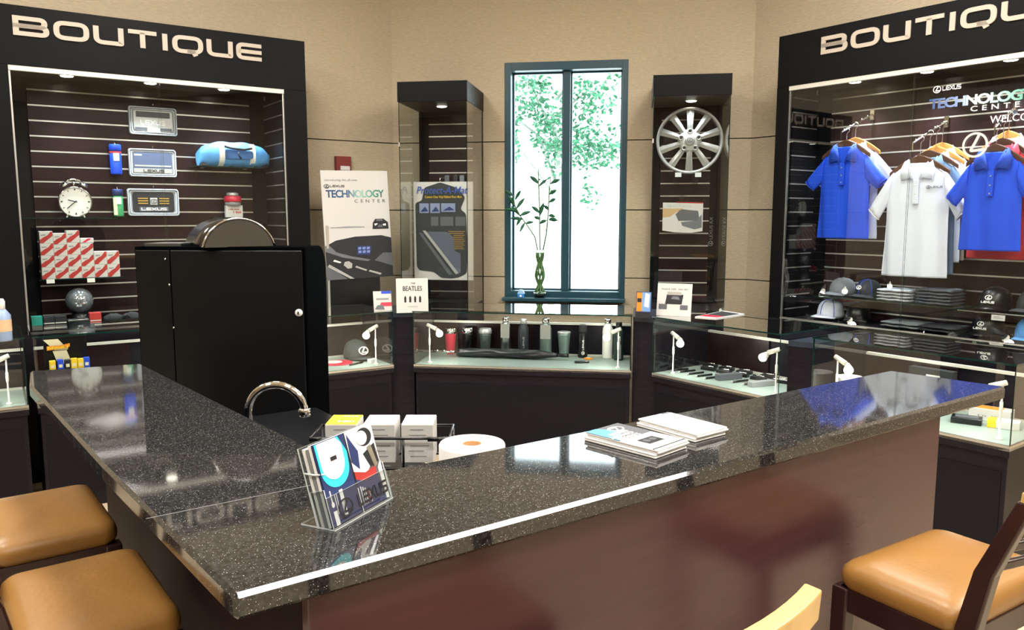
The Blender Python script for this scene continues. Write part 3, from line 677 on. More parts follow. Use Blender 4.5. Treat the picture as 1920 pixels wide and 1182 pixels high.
def brochure(label, x0, x1, draw, n):
    M = Matrix.Translation((bl.x, bl.y, ZT)) @ Matrix.Rotation(byaw, 4, 'Z') @ Matrix.Scale(S, 4) @ HM
    b = bpy.data.objects.new('brochure_stack', None); COL.objects.link(b); b.matrix_world = M @ Matrix.Translation((x0, .004, .006)); tag(b, label, 'brochures', 'brochures in the acrylic holder')
    w_ = x1-x0; h = .150
    for k in range(3):
        m = MB(); m.bb(0, w_, .006+k*.0075, .006+k*.0075+.006, 0, h-.002*((k*3) % 4)); m.build('leaflet', M_paper if k != 1 else M_greyink, b)
    m = MB(); m.bb(0, w_, .0, .005, 0, h); f = m.build('front_leaflet', M_navy if draw == 1 else M_midgrey, b)
    g = MB(); mats = []
    def P_(poly, mat, d=.0006):
        if mat not in mats: mats.append(mat)
        g.plate(poly, -d, 0, mats.index(mat))
    el = lambda cx, cz, rx, rz_, a0=0, a1=360, n_=32: [(cx+rx*math.cos(R(a0+(a1-a0)*i/n_)), cz+rz_*math.sin(R(a0+(a1-a0)*i/n_))) for i in range(n_+(0 if a1-a0 == 360 else 1))]
    if draw == 1:
        P_([(.001, h-.001)]+el(w_*.49, h*.66, w_*.47, h*.24, 180, 360)+[(w_-.001, h*.78), (w_*.8, h-.001)], M_cyan)
        P_([(.006, h-.001)]+el(w_*.46, h*.72, w_*.38, h*.20, 180, 360)+[(w_*.86, h*.9), (w_*.7, h-.001)], M_paper, .0012)
        P_([(w_*.40, h*.74), (w_*.60, h*.74), (w_*.60, h*.79), (w_*.40, h*.79)], M_ink, .0018)
        for i, (x, z0, z1, wd) in enumerate(((.12, .26, .42, .03), (.24, .12, .36, .018), (.30, .12, .36, .018), (.42, .06, .38, .11), (.10, .0, .17, .12))): P_([(w_*x, h*z0), (w_*(x+wd), h*z0), (w_*(x+wd), h*z1), (w_*x, h*z1)], M_paper)
        P_(el(w_*.14, h*.25, .004, .005), M_paper)
    else:
        P_([(0, h*.5), (w_*.45, h*.42), (w_*.78, h*.55), (w_*.98, h*.50), (w_*.99, h*.999), (0, h*.999)], M_paper)
        P_([(.0, h*.62), (w_*.22, h*.5), (w_*.30, h*.72), (.04*w_, h*.97)], M_navy, .0012)
        P_(el(w_*.62, h*.86, w_*.28, h*.115), M_ink, .0012); P_(el(w_*.52, h*.86, w_*.2, h*.09), M_paper, .0018)
        P_([(w_*.45, h*.66), (w_*.92, h*.74), (w_*.95, h*.50), (w_*.6, h*.47)], M_ink, .0012)
        P_([(w_*.62, h*.72), (w_*.78, h*.74), (w_*.86, h*.46), (w_*.74, h*.44)], M_steel, .0018)
        P_([(0, h*.50), (w_*.35, h*.43), (w_*.8, h*.46), (w_*.75, h*.36), (w_*.3, h*.34), (0, h*.40)], M_red, .0012)
        P_([(0, 0), (w_*.88, 0), (w_*.80, h*.36), (0, h*.40)], M_navy, .0007)
        P_([(w_*.90, 0), (w_*.999, 0), (w_*.999, h*.5), (w_*.86, h*.42)], M_paper)
        for i in range(5): P_([(w_*(.06+.07*i), h*.06), (w_*(.09+.07*i), h*.06), (w_*(.09+.07*i), h*(.30-.02*i)), (w_*(.06+.07*i), h*(.30-.02*i))], M_red if i == 3 else M_paper, .0014)
    g.build('printed_cover', mats, f)
    return b
brochure('navy brochures with white arch and cyan band in the acrylic holder', .005, bw/2-.002, 1, 3)
brochure('white and grey photo brochures beside the navy ones in the holder', bw/2+.002, bw-.005, 2, 3)
bpy.context.view_layer.update()
# raised lettering on the holder front
m = MB(); wide_text(m, 'LEXUS', HM @ XZ(bw*.44, -.0003, .018), .024, bw*.50, .24, 0, .0006); emblem(m, HM @ XZ(bw*.24, -.0003, .030), .019, .015, .003, 0, .0006); m.build('lettering', M_ink, t)

# ---------------------------------------------------------------- magazine stacks
def mag_stack(label, c0, c1, c2, z, n, draw):
    a, b, c = [FK.w(*FK.hz(u, v, z)) for u, v in (c0, c1, c2)]; p, q = a, b; yaw = math.atan2(q.y-p.y, q.x-p.x); ln = (b-a).length
    wid = abs((c-b).dot(Vector((-math.sin(yaw), math.cos(yaw), 0))))
    s = bpy.data.objects.new('magazine_stack', None); COL.objects.link(s); s.location = (p.x, p.y, ZT); s.rotation_euler = (0, 0, yaw); tag(s, label, 'magazines', 'magazine stacks on the counter'); print('MAG', ln, wid, yaw)
    Ln = ln; h = (z-ZT)/n; r = random.Random(n)
    for k in range(n):
        dx, dy, a_ = r.uniform(-.003, .003), r.uniform(-.003, .003), r.uniform(-.012, .012)
        if k == n-1: dx = dy = a_ = 0
        m = MB(); M = Matrix.Translation((dx, dy, 0)) @ Matrix.Rotation(a_, 4, 'Z'); m.bb(0, Ln, 0, wid, k*h+.0003, (k+1)*h-.0002, 0, M)
        o = m.build('magazine', M_paper, s, bevel=.0012, seg=1)
    g = MB(); mats = [M_navy, M_sky, M_paper, M_ink, M_midgrey]
    zz = n*h-.0002
    def P_(x0, x1, y0, y1, k, d=.0006): g.bb(x0, x1, y0, y1, zz, zz+d, k)
    def T_(s_, x, y, sz, k, wd=None): put_text(g, s_, Matrix.Translation((x, y, zz+.0007)) @ Matrix.Rotation(PI/2, 4, 'Z'), sz, wd, k, .004)
    if draw == 1:
        P_(0, Ln*.50, 0, wid, 4); g.prism([(.0, wid*.30), (Ln*.22, wid*.55), (Ln*.5, wid*.05), (Ln*.5, 0), (0, 0)], zz+.0006, zz+.0009, 1)
        M = Matrix.Translation((Ln*.16, wid*.60, zz+.001)) @ Matrix.Rotation(-PI/2, 4, 'Z')
        emblem(g, M, .020, .014, .003, 2, .0004)
        for i, s_ in enumerate(('DESIGN', 'CONCEPT', '2 DOORS')): put_text(g, s_, Matrix.Translation((Ln*(.26+.09*i), wid*.66, zz+.001)) @ Matrix.Rotation(-PI/2, 4, 'Z'), .016, None, 2, .02)
        P_(Ln*.62, Ln*.80, wid*.25, wid*.72, 3); P_(Ln*.94, Ln*.96, 0, wid, 3)
        for i in (.38, .56): g.lathe([(.008, 0), (.008, .001)], 14, (Ln*.70, wid*i, zz), 4)
    else:
        P_(Ln*.03, Ln*.045, wid*.05, wid*.95, 1); P_(Ln*.02, Ln*.05, wid*.70, wid*.97, 4); P_(Ln*.30, Ln*.315, wid*.4, wid*.95, 4)
    g.build('printed_cover', mats, s); return s
mag_stack('stack of blue and white magazines lying in front on the counter', (1098, 811), (1232, 845), (1304, 828), ZT+.018, 4, 1)
mag_stack('stack of plain white booklets lying behind the blue magazines', (1196, 785), (1306, 815), (1371, 802), ZT+.018, 4, 2)
# ---------------------------------------------------------------- goods in the boutique on the left wall facet
def place(f, u, v, y): x, z = f.hit(u, v, y); p = f.w(x, y); return Vector((p.x, p.y, z)), x, z
def span(f, u0, v0, u1, v1, y):                          # local rectangle between two photo points on the plane y
    a = f.hit(u0, v0, y); b = f.hit(u1, v1, y); return min(a[0], b[0]), max(a[0], b[0]), min(a[1], b[1]), max(a[1], b[1])
def glass_shelf(label, f, u0, v0, u1, v1, yf, d, brackets=(.2, .8), dark=False):
    d -= .005; a = f.hit(u0, v0, yf); b = f.hit(u1, v1, yf); z = (a[1]+b[1])/2; p = f.w(a[0], yf); W = b[0]-a[0]
    t = thing('glass_shelf', label, 'shelf', (p.x, p.y, z), f.yaw, 'glass shelves in the boutique cabinets')
    m = MB(); m.bb(0, W, 0, d, -.006, 0, 0, None, 1); m.build('pane', [M_glass, M_edge if not dark else M_steel], t)
    for k in brackets:
        m = MB(); x = W*k; m.bb(x-.012, x+.012, 0.03, d+.0, -.012, -.0065); m.bb(x-.012, x+.012, d-.006, d, -.05, -.012); m.build('bracket', M_clear if not dark else M_steel, t)
    return t, a[0], z, W
YS = -.036                                                # front of the slatwall boards
def blister(label, u0, v0, u1, v1, kind):
    x0, x1, z0, z1 = span(FL, u0, v0, u1, v1, YS-.03); w_ = x1-x0; h = z1-z0; p = FL.w(x0, YS-.007)
    t = thing('plate_frame_pack', label, 'plate frame pack', (p.x, p.y, z0), FL.yaw, 'clear packs on the slatwall')
    r = .02; rect = lambda a, b, c, d: rounded([(a, c), (b, c), (b, d), (a, d)], r, True)
    m = MB(); m.plate([tuple(q) for q in rect(0, w_, 0, h)], -.004, .0, 0)
    m.build('tray', pm('frosted_clear_plastic', '#aeb4bb', .25, spec=.6), t)
    m = MB()
    for i, e in enumerate((0, .012)):
        pts = rounded([(e+.006, e+.006), (w_-e-.006, e+.006), (w_-e-.006, h-e-.006), (e+.006, h-e-.006)], .016, True)
        stroke(m, [(q.x, q.y) for q in pts], .006, XZ(0, -.004, 0), .016-.006*i, 0, True)
    m.build('rim', pm('pale_clear_rim', '#ccd2da', .18, spec=.7), t)
    m = MB(); m.plate([tuple(q) for q in rect(w_*.10, w_*.90, h*.14, h*.86)], -.012, -.004)
    if kind == 0:
        m.build('plate', M_silver, t); m = MB(); m.bb(w_*.15, w_*.85, -.014, -.0125, h*.62, h*.82); m.bb(w_*.12, w_*.88, -.014, -.0125, h*.16, h*.26); m.build('dark_band', M_midgrey, t)
        m = MB(); wide_text(m, 'LEXUS', XZ(w_*.24, -.0128, h*.36), h*.17, w_*.5, .26, 0, .003); m.build('lettering', M_paper, t)
        m = MB(); m.bb(w_*.37, w_*.63, -.018, -.0155, h*.10, h*.25); m.build('price_tag', M_paper, t)
    elif kind == 1:
        m.build('plate', pm('slate_print', '#59647f', .3), t); m = MB(); m.bb(w_*.12, w_*.88, -.014, -.0125, h*.36, h*.42); m.bb(w_*.10, w_*.90, -.014, -.0125, h*.14, h*.30); m.bb(w_*.12, w_*.28, -.014, -.0125, h*.74, h*.80); m.build('light_band', M_silver, t)
        m = MB(); wide_text(m, 'LEXUS', XZ(w_*.30, -.0145, h*.16), h*.11, w_*.42, .26, 0, .002); m.build('lettering', M_ink, t)
    else:
        m.build('plate', M_ink, t); m = MB(); m.bb(w_*.43, w_*.57, -.016, -.0125, h*.40, h*.66); sq = m.build('badge', M_silver, t, bevel=.003)
        m = MB(); emblem(m, XZ(w_*.5, -.0162, h*.53), w_*.055, h*.085, .003); m.build('oval_mark', M_midgrey, sq)
        m = MB()
        for i in range(3): m.bb(w_*.20, w_*.39, -.014, -.0125, h*(.44+.09*i), h*(.48+.09*i)); m.bb(w_*.61, w_*.80, -.014, -.0125, h*(.44+.09*i), h*(.48+.09*i))
        m.build('gold_lines', M_gold, t)
        m = MB(); m.bb(w_*.22, w_*.78, -.0135, -.0125, h*.17, h*.33); m.build('name_strip', M_midgrey, t)
        m = MB(); wide_text(m, 'LEXUS', XZ(w_*.26, -.0138, h*.20), h*.10, w_*.48, .26, 0, .002); m.build('lettering', M_paper, t)
    m = MB(); m.tube([(w_*.5, .002, h+.012), (w_*.5, -.03, h+.010), (w_*.5, -.035, h+.018)], .003, 8); m.build('hook', M_chrome, t)
blister('clear pack with silver plate frame, topmost of three on the slatwall', 240, 197, 334, 256, 0)
blister('clear pack with slate blue plate print, middle of three on the slatwall', 240, 277, 333, 333, 1)
blister('clear pack with dark gold-lined plate, lowest of three on the slatwall', 238, 353, 338, 405, 2)

def bottle(label, f, u0, u1, vt, vb, y, prof, mats, group, name='bottle', cat='bottle', base=None, y_base=None):
    """prof: list of (part name, material index, [(r, z)...]) with r, z as shares of half width and height"""
    a = f.hit(u0, vb, y); b = f.hit(u1, vb, y); zt = f.hit((u0+u1)/2, vt, y)[1]; rr = (b[0]-a[0])/2; zb = a[1] if base is None else base; h = zt-zb; p = f.w((a[0]+b[0])/2, y)
    t = thing(name, label, cat, (p.x, p.y, zb), f.yaw, group)
    for nm, mat, pr in prof:
        m = MB(); m.lathe([(max(1e-4, r*rr), z*h) for r, z in pr], 24); m.build(nm, mat, t)
    return t, rr, h
sp, sx_, sz_, sw_ = glass_shelf('glass shelf under the alarm clock', FL, 40, 408, 222, 409, -.24, .20)
glass_shelf('glass shelf under the light blue duffel bag', FL, 366, 311, 494, 314, -.27, .23, (.12, .75))
glass_shelf('glass shelf under the red and white boxes', FL, 73, 524, 233, 520, -.26, .22)
for lab, u0, u1, vt, vb, c1, c2, c3 in (('slim blue spray can in a clear sleeve beside the slate blue pack', 207, 230, 271, 327, M_blue, M_paper, M_blue),
                                       ('slim green and yellow tube with dark blue cap on the slatwall', 213, 233, 355, 406, M_green, M_paper, M_navy)):
    t, rr, h = bottle(lab, FL, u0, u1, vt, vb, YS-.048, [('body', c1, [(.9, 0), (.95, .03), (.95, .72), (.8, .76)]), ('cap', c3, [(.85, .76), (1.0, .77), (1.0, .97), (.9, 1.0)])], 'slim tubes on the slatwall', 'spray_tube', 'tube')
    m = MB(); m.bb(-rr*.45, rr*.45, -rr*1.02, -rr*.9, h*.45, h*.70); m.build('label', c2, t)
    if c1 is M_green:
        m = MB(); m.bb(-rr*.97, -rr*.3, -rr*.93, -rr*.5, h*.05, h*.70); m.build('stripe', M_cream, t)
    else:
        m = MB(); m.lathe([(rr*.97, h*.70), (rr*.99, h*.71), (rr*.99, h*.75), (rr*.97, h*.76)], 24, cap=(False, False)); m.build('stripe', M_red, t)
    m = MB(); m.tube([(0, 0, h), (0, rr*.6, h+.015), (0, .044, h+.012)], .0025, 6); m.build('hook', M_chrome, t)

# duffel bag
x0, x1, z0, z1 = span(FL, 369, 262, 501, 311, -.15); W = x1-x0; H = z1-z0
p = FL.w((x0+x1)/2, -.15); bagz = FL.hit(366, 311, -.27)[1]*.5+FL.hit(510, 314, -.27)[1]*.5
t = thing('duffel_bag', 'light blue duffel bag with white straps on a glass shelf', 'bag', (p.x, p.y, bagz+.0055), FL.yaw); H = 1.06*H
m = MB(); rings = []
for i in range(21):
    s = -1+i/10; xx = s*W/2; k = (1-abs(s)**3.2)**.5 if abs(s) < 1 else .05; k = max(k, .25); ring = []
    for j in range(24):
        a = 2*PI*j/24; cy = math.copysign(abs(math.cos(a))**.75, math.cos(a)); cz = math.copysign(abs(math.sin(a))**.8, math.sin(a))
        zz = H/2+cz*H/2*k if cz > 0 else H/2+cz*H/2
        yy = cy*.085*(.6+.4*k); zz += .004*math.sin(9*s+3*a)
        ring.append(Vector((xx*(1-.05*max(0, cz)), yy, max(.0, zz))))
    rings.append(ring)
m.loft(rings); m.build('bag_body', M_sky, t)
for xx in (-W*.20, W*.24):
    m = MB(); V = []
    for j in range(15):
        a = R(-95+150*j/14); V.append([Vector((xx-.018, -.088*math.cos(a)-.004, H/2+(H/2+.004)*math.sin(a))), Vector((xx+.018, -.088*math.cos(a)-.004, H/2+(H/2+.004)*math.sin(a))), Vector((xx+.018, -.083*math.cos(a), H/2+(H/2)*math.sin(a))), Vector((xx-.018, -.083*math.cos(a), H/2+H/2*math.sin(a)))])
    m.loft(V, smooth=False); m.build('strap', M_paper, t)
m = MB(); m.tube([(-W*.17, -.093, H*.78), (-W*.08, -.115, H*.70), (W*.10, -.115, H*.66), (W*.22, -.093, H*.74)], .008, 8); m.build('handle', M_char, t)
m = MB(); m.prism(rounded([(-W*.16, H*.28), (W*.24, H*.30), (W*.24, H*.62), (-W*.16, H*.66)], .02, True), 0, .006, 0, XZ(0, -.088, 0)); m.build('pocket', pm('deep_blue_nylon', '#2f5c93', .7), t)  # pocket in a deeper blue than the bag body
m = MB(); m.tube([(.01, -.096, H*.56), (.015, -.098, H*.42), (.03, -.098, H*.30)], .005, 6); m.build('zip_pull', M_ink, t)
for s in (-1, 1):
    m = MB(); m.loft([[Vector((s*W*(.5-.01), yy*.6, zz)) for yy, zz in ((-.07, 0), (-.07, .03), (.07, .03), (.07, 0))], [Vector((s*W*.40, yy*1.12, zz)) for yy, zz in ((-.075, -.0), (-.075, .008), (.075, .008), (.075, -.0))]], smooth=False); m.build('end_base', M_char, t)

# red and white small package
x0, x1, z0, z1 = span(FL, 418, 360, 455, 407, -.10); p = FL.w((x0+x1)/2, -.10); w_ = x1-x0; h = z1-z0
glass_shelf('narrow glass shelf under the red-capped package', FL, 400, 408, 470, 408, -.15, .11, (.5,))
zz0 = FL.hit(435, 408, -.15)[1]
t = thing('spray_pack', 'small white package with a red cap on a narrow glass shelf', 'package', (p.x, p.y, zz0+.001), FL.yaw)
m = MB(); m.bb(-w_*.42, w_*.48, -.02, .02, 0, h*.48); m.build('box', M_card, t, bevel=.002)
m = MB(); scribble(m, XZ(-w_*.05, -.0205, h*.16), w_*.42, h*.10, 6, 0, 2); scribble(m, XZ(-w_*.30, -.0205, h*.30), w_*.6, h*.05, 9, 0, 4); m.build('printed_marks', M_red, t)
m = MB(); m.lathe([(w_*.40, h*.48), (w_*.42, h*.50), (w_*.42, h*.60), (w_*.36, h*.62)], 20); m.build('neck', M_greyink, t)
m = MB(); m.lathe([(w_*.44, h*.62), (w_*.46, h*.64), (w_*.44, h*.82), (w_*.38, h*.85)], 20); m.build('cap', M_crimson, t)
m = MB(); m.lathe([(w_*.34, h*.85), (w_*.30, h*.97), (w_*.16, h*1.0)], 20); m.build('nozzle', M_silver, t)

# twin bell alarm clock
c0 = FL.hit(140, 372, -.15); p = FL.w(c0[0], -.15); rc = (FL.hit(172, 372, -.15)[0]-FL.hit(108, 372, -.15)[0])/2
t = thing('alarm_clock', 'silver twin-bell alarm clock with white face on a glass shelf', 'clock', (p.x, p.y, sz_+.001), FL.yaw); cz = rc*1.04
Mc = Matrix.Translation((0, 0, cz)) @ Matrix.Rotation(PI/2, 4, 'X')
m = MB(); m.lathe([(rc*.80, -.06), (rc*.97, -.05), (rc, .0), (rc, .028), (rc*.94, .034), (rc*.92, .026)], 40, (0, 0, 0), 0, Mc, (True, False)); m.build('case', M_chrome, t)
m = MB(); m.lathe([(rc*.93, .022), (rc*.93, .026)], 40, (0, 0, 0), 0, Mc); face = m.build('dial', pm('dial_white', '#e6e6e2', .5), t)
m = MB()
for k in range(12):
    a = R(30*k); M = Matrix.Translation((0, -.0262, cz)) @ Matrix.Rotation(-a, 4, 'Y'); m.bb(-.0022 if k % 3 else -.004, .0022 if k % 3 else .004, -.0008, 0, rc*.74, rc*.85, 0, M)
m.build('hour_marks', M_ink, face)
for ang, ln, wd in ((-75, .45, .006), (-132, .68, .005)):
    m = MB(); M = Matrix.Translation((0, -.0275, cz)) @ Matrix.Rotation(R(ang), 4, 'Y'); m.bb(-wd/2, wd/2, -.0012, 0, -rc*.10, rc*ln, 0, M); m.build('clock_hand', M_ink, face)
for s in (-1, 1):
    m = MB(); M = Matrix.Translation((s*rc*.52, -.0, cz+rc*1.02)) @ Matrix.Rotation(s*R(28), 4, 'Y')
    m.lathe([(rc*.30, 0), (rc*.29, rc*.10), (rc*.20, rc*.22), (rc*.05, rc*.27), (.0005, rc*.28)], 22, (0, 0, 0), 0, M, (True, False)); m.build('bell', M_chrome, t)
    m = MB(); m.tube([(s*rc*.45, 0, cz-rc*.85), (s*rc*.55, 0, 0)], [.008, .006], 8); m.build('foot', M_chrome, t)
m = MB(); m.tube([(-rc*.5, 0, cz+rc*1.25), (-rc*.3, 0, cz+rc*1.42), (0, 0, cz+rc*1.48), (rc*.3, 0, cz+rc*1.42), (rc*.5, 0, cz+rc*1.25)], .006, 8); m.build('handle', M_chrome, t)
m = MB(); m.tube([(0, 0, cz+rc*.95), (0, 0, cz+rc*1.20)], .005, 8); m.ball((0, 0, cz+rc*1.22), .012, 0, 10, 6); m.build('hammer', M_chrome, t)

# red and white striped cartons, stacked
yb = -.245; xa = FL.hit(79, 520, yb)[0]; xb = FL.hit(226, 519, yb)[0]; bw_ = (xb-xa)/6; zsh = (FL.hit(73, 524, -.26)[1]+FL.hit(233, 520, -.26)[1])/2; bh_ = (FL.hit(90, 434, yb)[1]-zsh)/4
ORD = ['lowest', 'second', 'third', 'top']; CN = ['outer left', 'second', 'third', 'fourth', 'fifth', 'right end']
first = None
for c, n in enumerate((4, 4, 4, 3, 2, 2)):
    dz = (0, -.012, .004, -.004, .006, .004)[c]/max(n, 1); hh_ = bh_+dz
    for k in range(n):
        p = FL.w(xa+bw_*c, yb); hk = hh_ if c not in (4, 5) else bh_*1.12
        t = thing('striped_carton', f'red and white striped carton, {["bottom row", "second row", "third row", "top row"][k]}, {["first", "second", "third", "fourth", "fifth", "sixth"][c]} column from the clock side of the stack', 'carton', (p.x, p.y, zsh+.0005+k*hk), FL.yaw, 'striped cartons on the glass shelf')
        t['label'] = f'red and white striped carton in {["bottom", "second", "third", "top"][k]} row, {["first", "second", "third", "fourth", "fifth", "last"][c]} column of the stack'
        m = MB(); m.bb(.0006, bw_-.0006, 0, .09, 0, hk-.0008); m.build('box', M_card, t, bevel=.0012, seg=1)
        m = MB(); a = bw_; b = hk
        m.plate([(a*.02, b*.02), (a*.28, b*.02), (a*.98, b*.62), (a*.98, b*.98), (a*.86, b*.98), (a*.60, b*.66), (a*.30, b*.50), (a*.02, b*.28)], -.0008, -.0001); m.build('stripe', M_red, t)
        m = MB(); m.plate([(a*.12, b*.62), (a*.48, b*.66), (a*.48, b*.74), (a*.12, b*.72)], -.0008, -.0001); m.build('printed_line', M_greyink, t)
p = FL.w(xa+bw_*3.05, yb+.005)
t = thing('striped_carton', 'loose striped carton lying tilted on top of the stack', 'carton', (p.x, p.y, zsh+.003+3*(bh_-.0013)), FL.yaw+R(8), 'striped cartons on the glass shelf')
m = MB(); m.bb(0, bw_*1.05, 0, .07, .0, .030); m.build('box', M_card, t, bevel=.002)
m = MB(); m.plate([(bw_*.1, .003), (bw_*.4, .003), (bw_*.9, .028), (bw_*.6, .028)], -.0008, -.0001); m.build('stripe', M_crimson, t)

# price tags under the carton shelf
for u, v, lab in ((95, 527, 'small white price tag under the cartons, on the clock side'), (171, 525, 'small white price tag under the cartons, on the machine side')):
    x, z = FL.hit(u, v, -.268); p = FL.w(x, -.2605); t = thing('price_tag', lab, 'price tag', (p.x, p.y, z-.016), FL.yaw, 'price tags under the carton shelf')
    m = MB(); m.bb(-.022, .022, -.0025, -.001, 0, .026); m.build('card', M_paper, t); m = MB(); m.bb(-.024, .024, -.001, .0, 0, .030); m.build('holder', M_clear, t)
# cabinet floor goods
ZF = .912
def floor_item(u, v, z=ZF, f=FL): x, y = f.hz(u, v, z); return x, y
def small_box(name, label, cat, x, y, f, w_, d, h, mat, z=ZF, rz=0, group=None, lid=None, lidh=.3, bevel=.0015):
    p = f.w(x, y); t = thing(name, label, cat, (p.x, p.y, z+.0005), f.yaw+rz, group)
    hb = h*(1-lidh) if lid else h
    m = MB(); m.bb(-w_/2, w_/2, -d/2, d/2, 0, hb); m.build('box', mat, t, bevel=bevel)
    if lid: m = MB(); m.bb(-w_/2-.001, w_/2+.001, -d/2-.001, d/2+.001, hb, h); m.build('lid', lid, t, bevel=bevel)
    return t
YG = -.36
fx = lambda u: FL.hit(u, 600, YG)[0]+.035
def px_h(v0, v1, f=FL, y=YG, u=100): return abs(f.hit(u, v0, y)[1]-f.hit(u, v1, y)[1])
small_box('gift_box', 'small white box with a green lid on the cabinet floor', 'box', fx(56), YG, FL, fx(66)-fx(46), .06, px_h(580, 606), M_card, lid=M_teal, lidh=.65, group='small boxes on the cabinet floor')
small_box('gift_box', 'white box with black lid beside the green-lidded one', 'box', fx(79), YG, FL, fx(89)-fx(69), .06, px_h(581, 605), M_card, lid=M_ink, lidh=.45, group='small boxes on the cabinet floor')
small_box('gift_box', 'white box with black lid, second from the green-lidded one', 'box', fx(101), YG, FL, fx(112)-fx(91), .06, px_h(580, 604), M_card, lid=M_ink, lidh=.45, group='small boxes on the cabinet floor')
small_box('gift_box', 'black box with silver band below the glass globe', 'box', fx(134), YG, FL, fx(154)-fx(115), .07, px_h(587, 603), M_black, lid=M_steel, lidh=.2, group='small boxes on the cabinet floor')
small_box('gift_box', 'white box with red lid in front of the glass globe', 'box', fx(166), YG-.02, FL, fx(177)-fx(156), .06, px_h(575, 602), M_card, lid=M_red, lidh=.5, group='small boxes on the cabinet floor')
c = FL.hit(149, 564, -.20); p = FL.w(c[0], -.20); rg = (FL.hit(176, 564, -.20)[0]-FL.hit(122, 564, -.20)[0])/2
t = thing('glass_globe', 'silvery glass globe on a dark base among the small boxes', 'globe', (p.x, p.y, ZF), FL.yaw)
gb = c[1]-ZF-rg
m = MB(); m.lathe([(rg*.8, 0), (rg*.8, gb*.5), (rg*.55, max(gb+.012, .02))], 24); m.build('base', M_black, t)
m = MB(); m.ball((0, 0, gb+rg), rg, 0, 28, 18); m.build('glass_ball', pm('mirrored_globe_glass', '#a9b2b8', .06, metal=.7), t)
m = MB(); m.ball((-rg*.2, 0, gb+rg*.75), rg*.42, 0, 12, 8, (1.3, .6, .5)); m.ball((rg*.25, 0, gb+rg*.9), rg*.3, 0, 12, 8); m.build('figure', M_silver, t)
# crumpled dark gloves
x0, x1, z0, z1 = span(FL, 184, 568, 258, 603, -.30); p = FL.w((x0+x1)/2+.035, -.30)
t = thing('leather_gloves', 'crumpled dark leather gloves on the cabinet floor', 'gloves', (p.x, p.y, ZF), FL.yaw)
for k, (ox, oz, s) in enumerate(((-.06, 0, 1), (.05, .0, .9))):
    m = MB(); rings = []; r = random.Random(k)
    for i in range(11):
        q = i/10; xx = ox+(-.06+.12*q); ring = []
        for j in range(14):
            a = 2*PI*j/14; n_ = 1+.25*noise.noise(Vector((xx*40, a*1.3, k*7)))
            ring.append(Vector((xx, .035*math.cos(a)*n_*math.sin(PI*(.08+.84*q)), .035+.033*math.sin(a)*n_*math.sin(PI*(.12+.8*q)))))
        rings.append(ring)
    m.loft(rings); g = m.build('glove', M_char, t)
    for fgr in range(3):
        m = MB(); m.tube([(ox+.05, -.02+.018*fgr, .04), (ox+.075, -.025+.02*fgr, .055), (ox+.09, -.03+.02*fgr, .035)], [.010, .009, .006], 8); m.build('finger', M_char, g)
# ---------------------------------------------------------------- polo shirts on slatwall arms
def arm(label, f, u, v, ul, vl, ylow, y0=-.0425):
    a = f.hit(u, v, y0); b = f.hit(ul, vl, ylow); p = f.w(a[0], y0)
    t = thing('clothes_rail', label, 'display arm', (p.x, p.y, a[1]), f.yaw, 'chrome arms on the slatwall')
    m = MB(); m.bb(-.015, .015, -.006, 0, -.035, .03); m.build('bracket', M_chrome, t, bevel=.002)
    m = MB(); e = Vector((b[0]-a[0], ylow-y0, b[1]-a[1])); m.tube([(0, -.006, 0), e], .006, 10); m.build('bar', M_chrome, t)
    for k in range(5):
        q = e*(.16+.19*k); m = MB(); m.ball((q.x, q.y, q.z+.009), .005, 0, 8, 6); m.build('stop_bead', M_chrome, t)
    m = MB(); m.bb(e.x-.004, e.x+.004, e.y-.003, e.y+.003, e.z-.045, e.z+.006); m.build('end_stop', M_chrome, t)
    return lambda y: (a[0]+e.x*(y-y0)/(ylow-y0), a[1]+e.z*(y-y0)/(ylow-y0))
A1 = arm('chrome arm holding the two shirts by the cabinet stile', FR, 1636, 215, 1578, 248, -.345)
A2 = arm('chrome arm holding the white logo polo', FR, 1775, 228, 1712, 268, -.345)
A3 = arm('chrome arm holding the blue polo cut by the photo edge', FR, 1904, 203, 1866, 240, -.345)
def hanger(label, f, A, y, zneck, mat, halfw=.19):
    x, za = A(y); p = f.w(x, y); t = thing('coat_hanger', label, 'hanger', (p.x, p.y, zneck), f.yaw, 'wooden hangers'); h = za+.0095-zneck
    m = MB(); V = []
    for i in range(17):
        s = -1+i/8; xx = s*halfw; zz = .012-.085*abs(s)**1.5; th = .010-.003*abs(s); hh = .022-.010*abs(s)
        V.append([Vector((xx, -th, zz-hh)), Vector((xx, th, zz-hh)), Vector((xx, th, zz+hh)), Vector((xx, -th, zz+hh))])
    m.loft(V, smooth=False); m.build('hanger_body', mat, t, bevel=.004)
    m = MB(); r = .017; top = h-r; pts = [(0, 0, .03), (0, 0, top-r-.006), (r*.5, 0, top-r*.75)]+[(r*math.cos(R(a)), 0, top+r*math.sin(R(a))) for a in range(-30, 200, 20)]
    m.tube(pts, .0022, 8); m.build('hook', M_chrome, t); return x
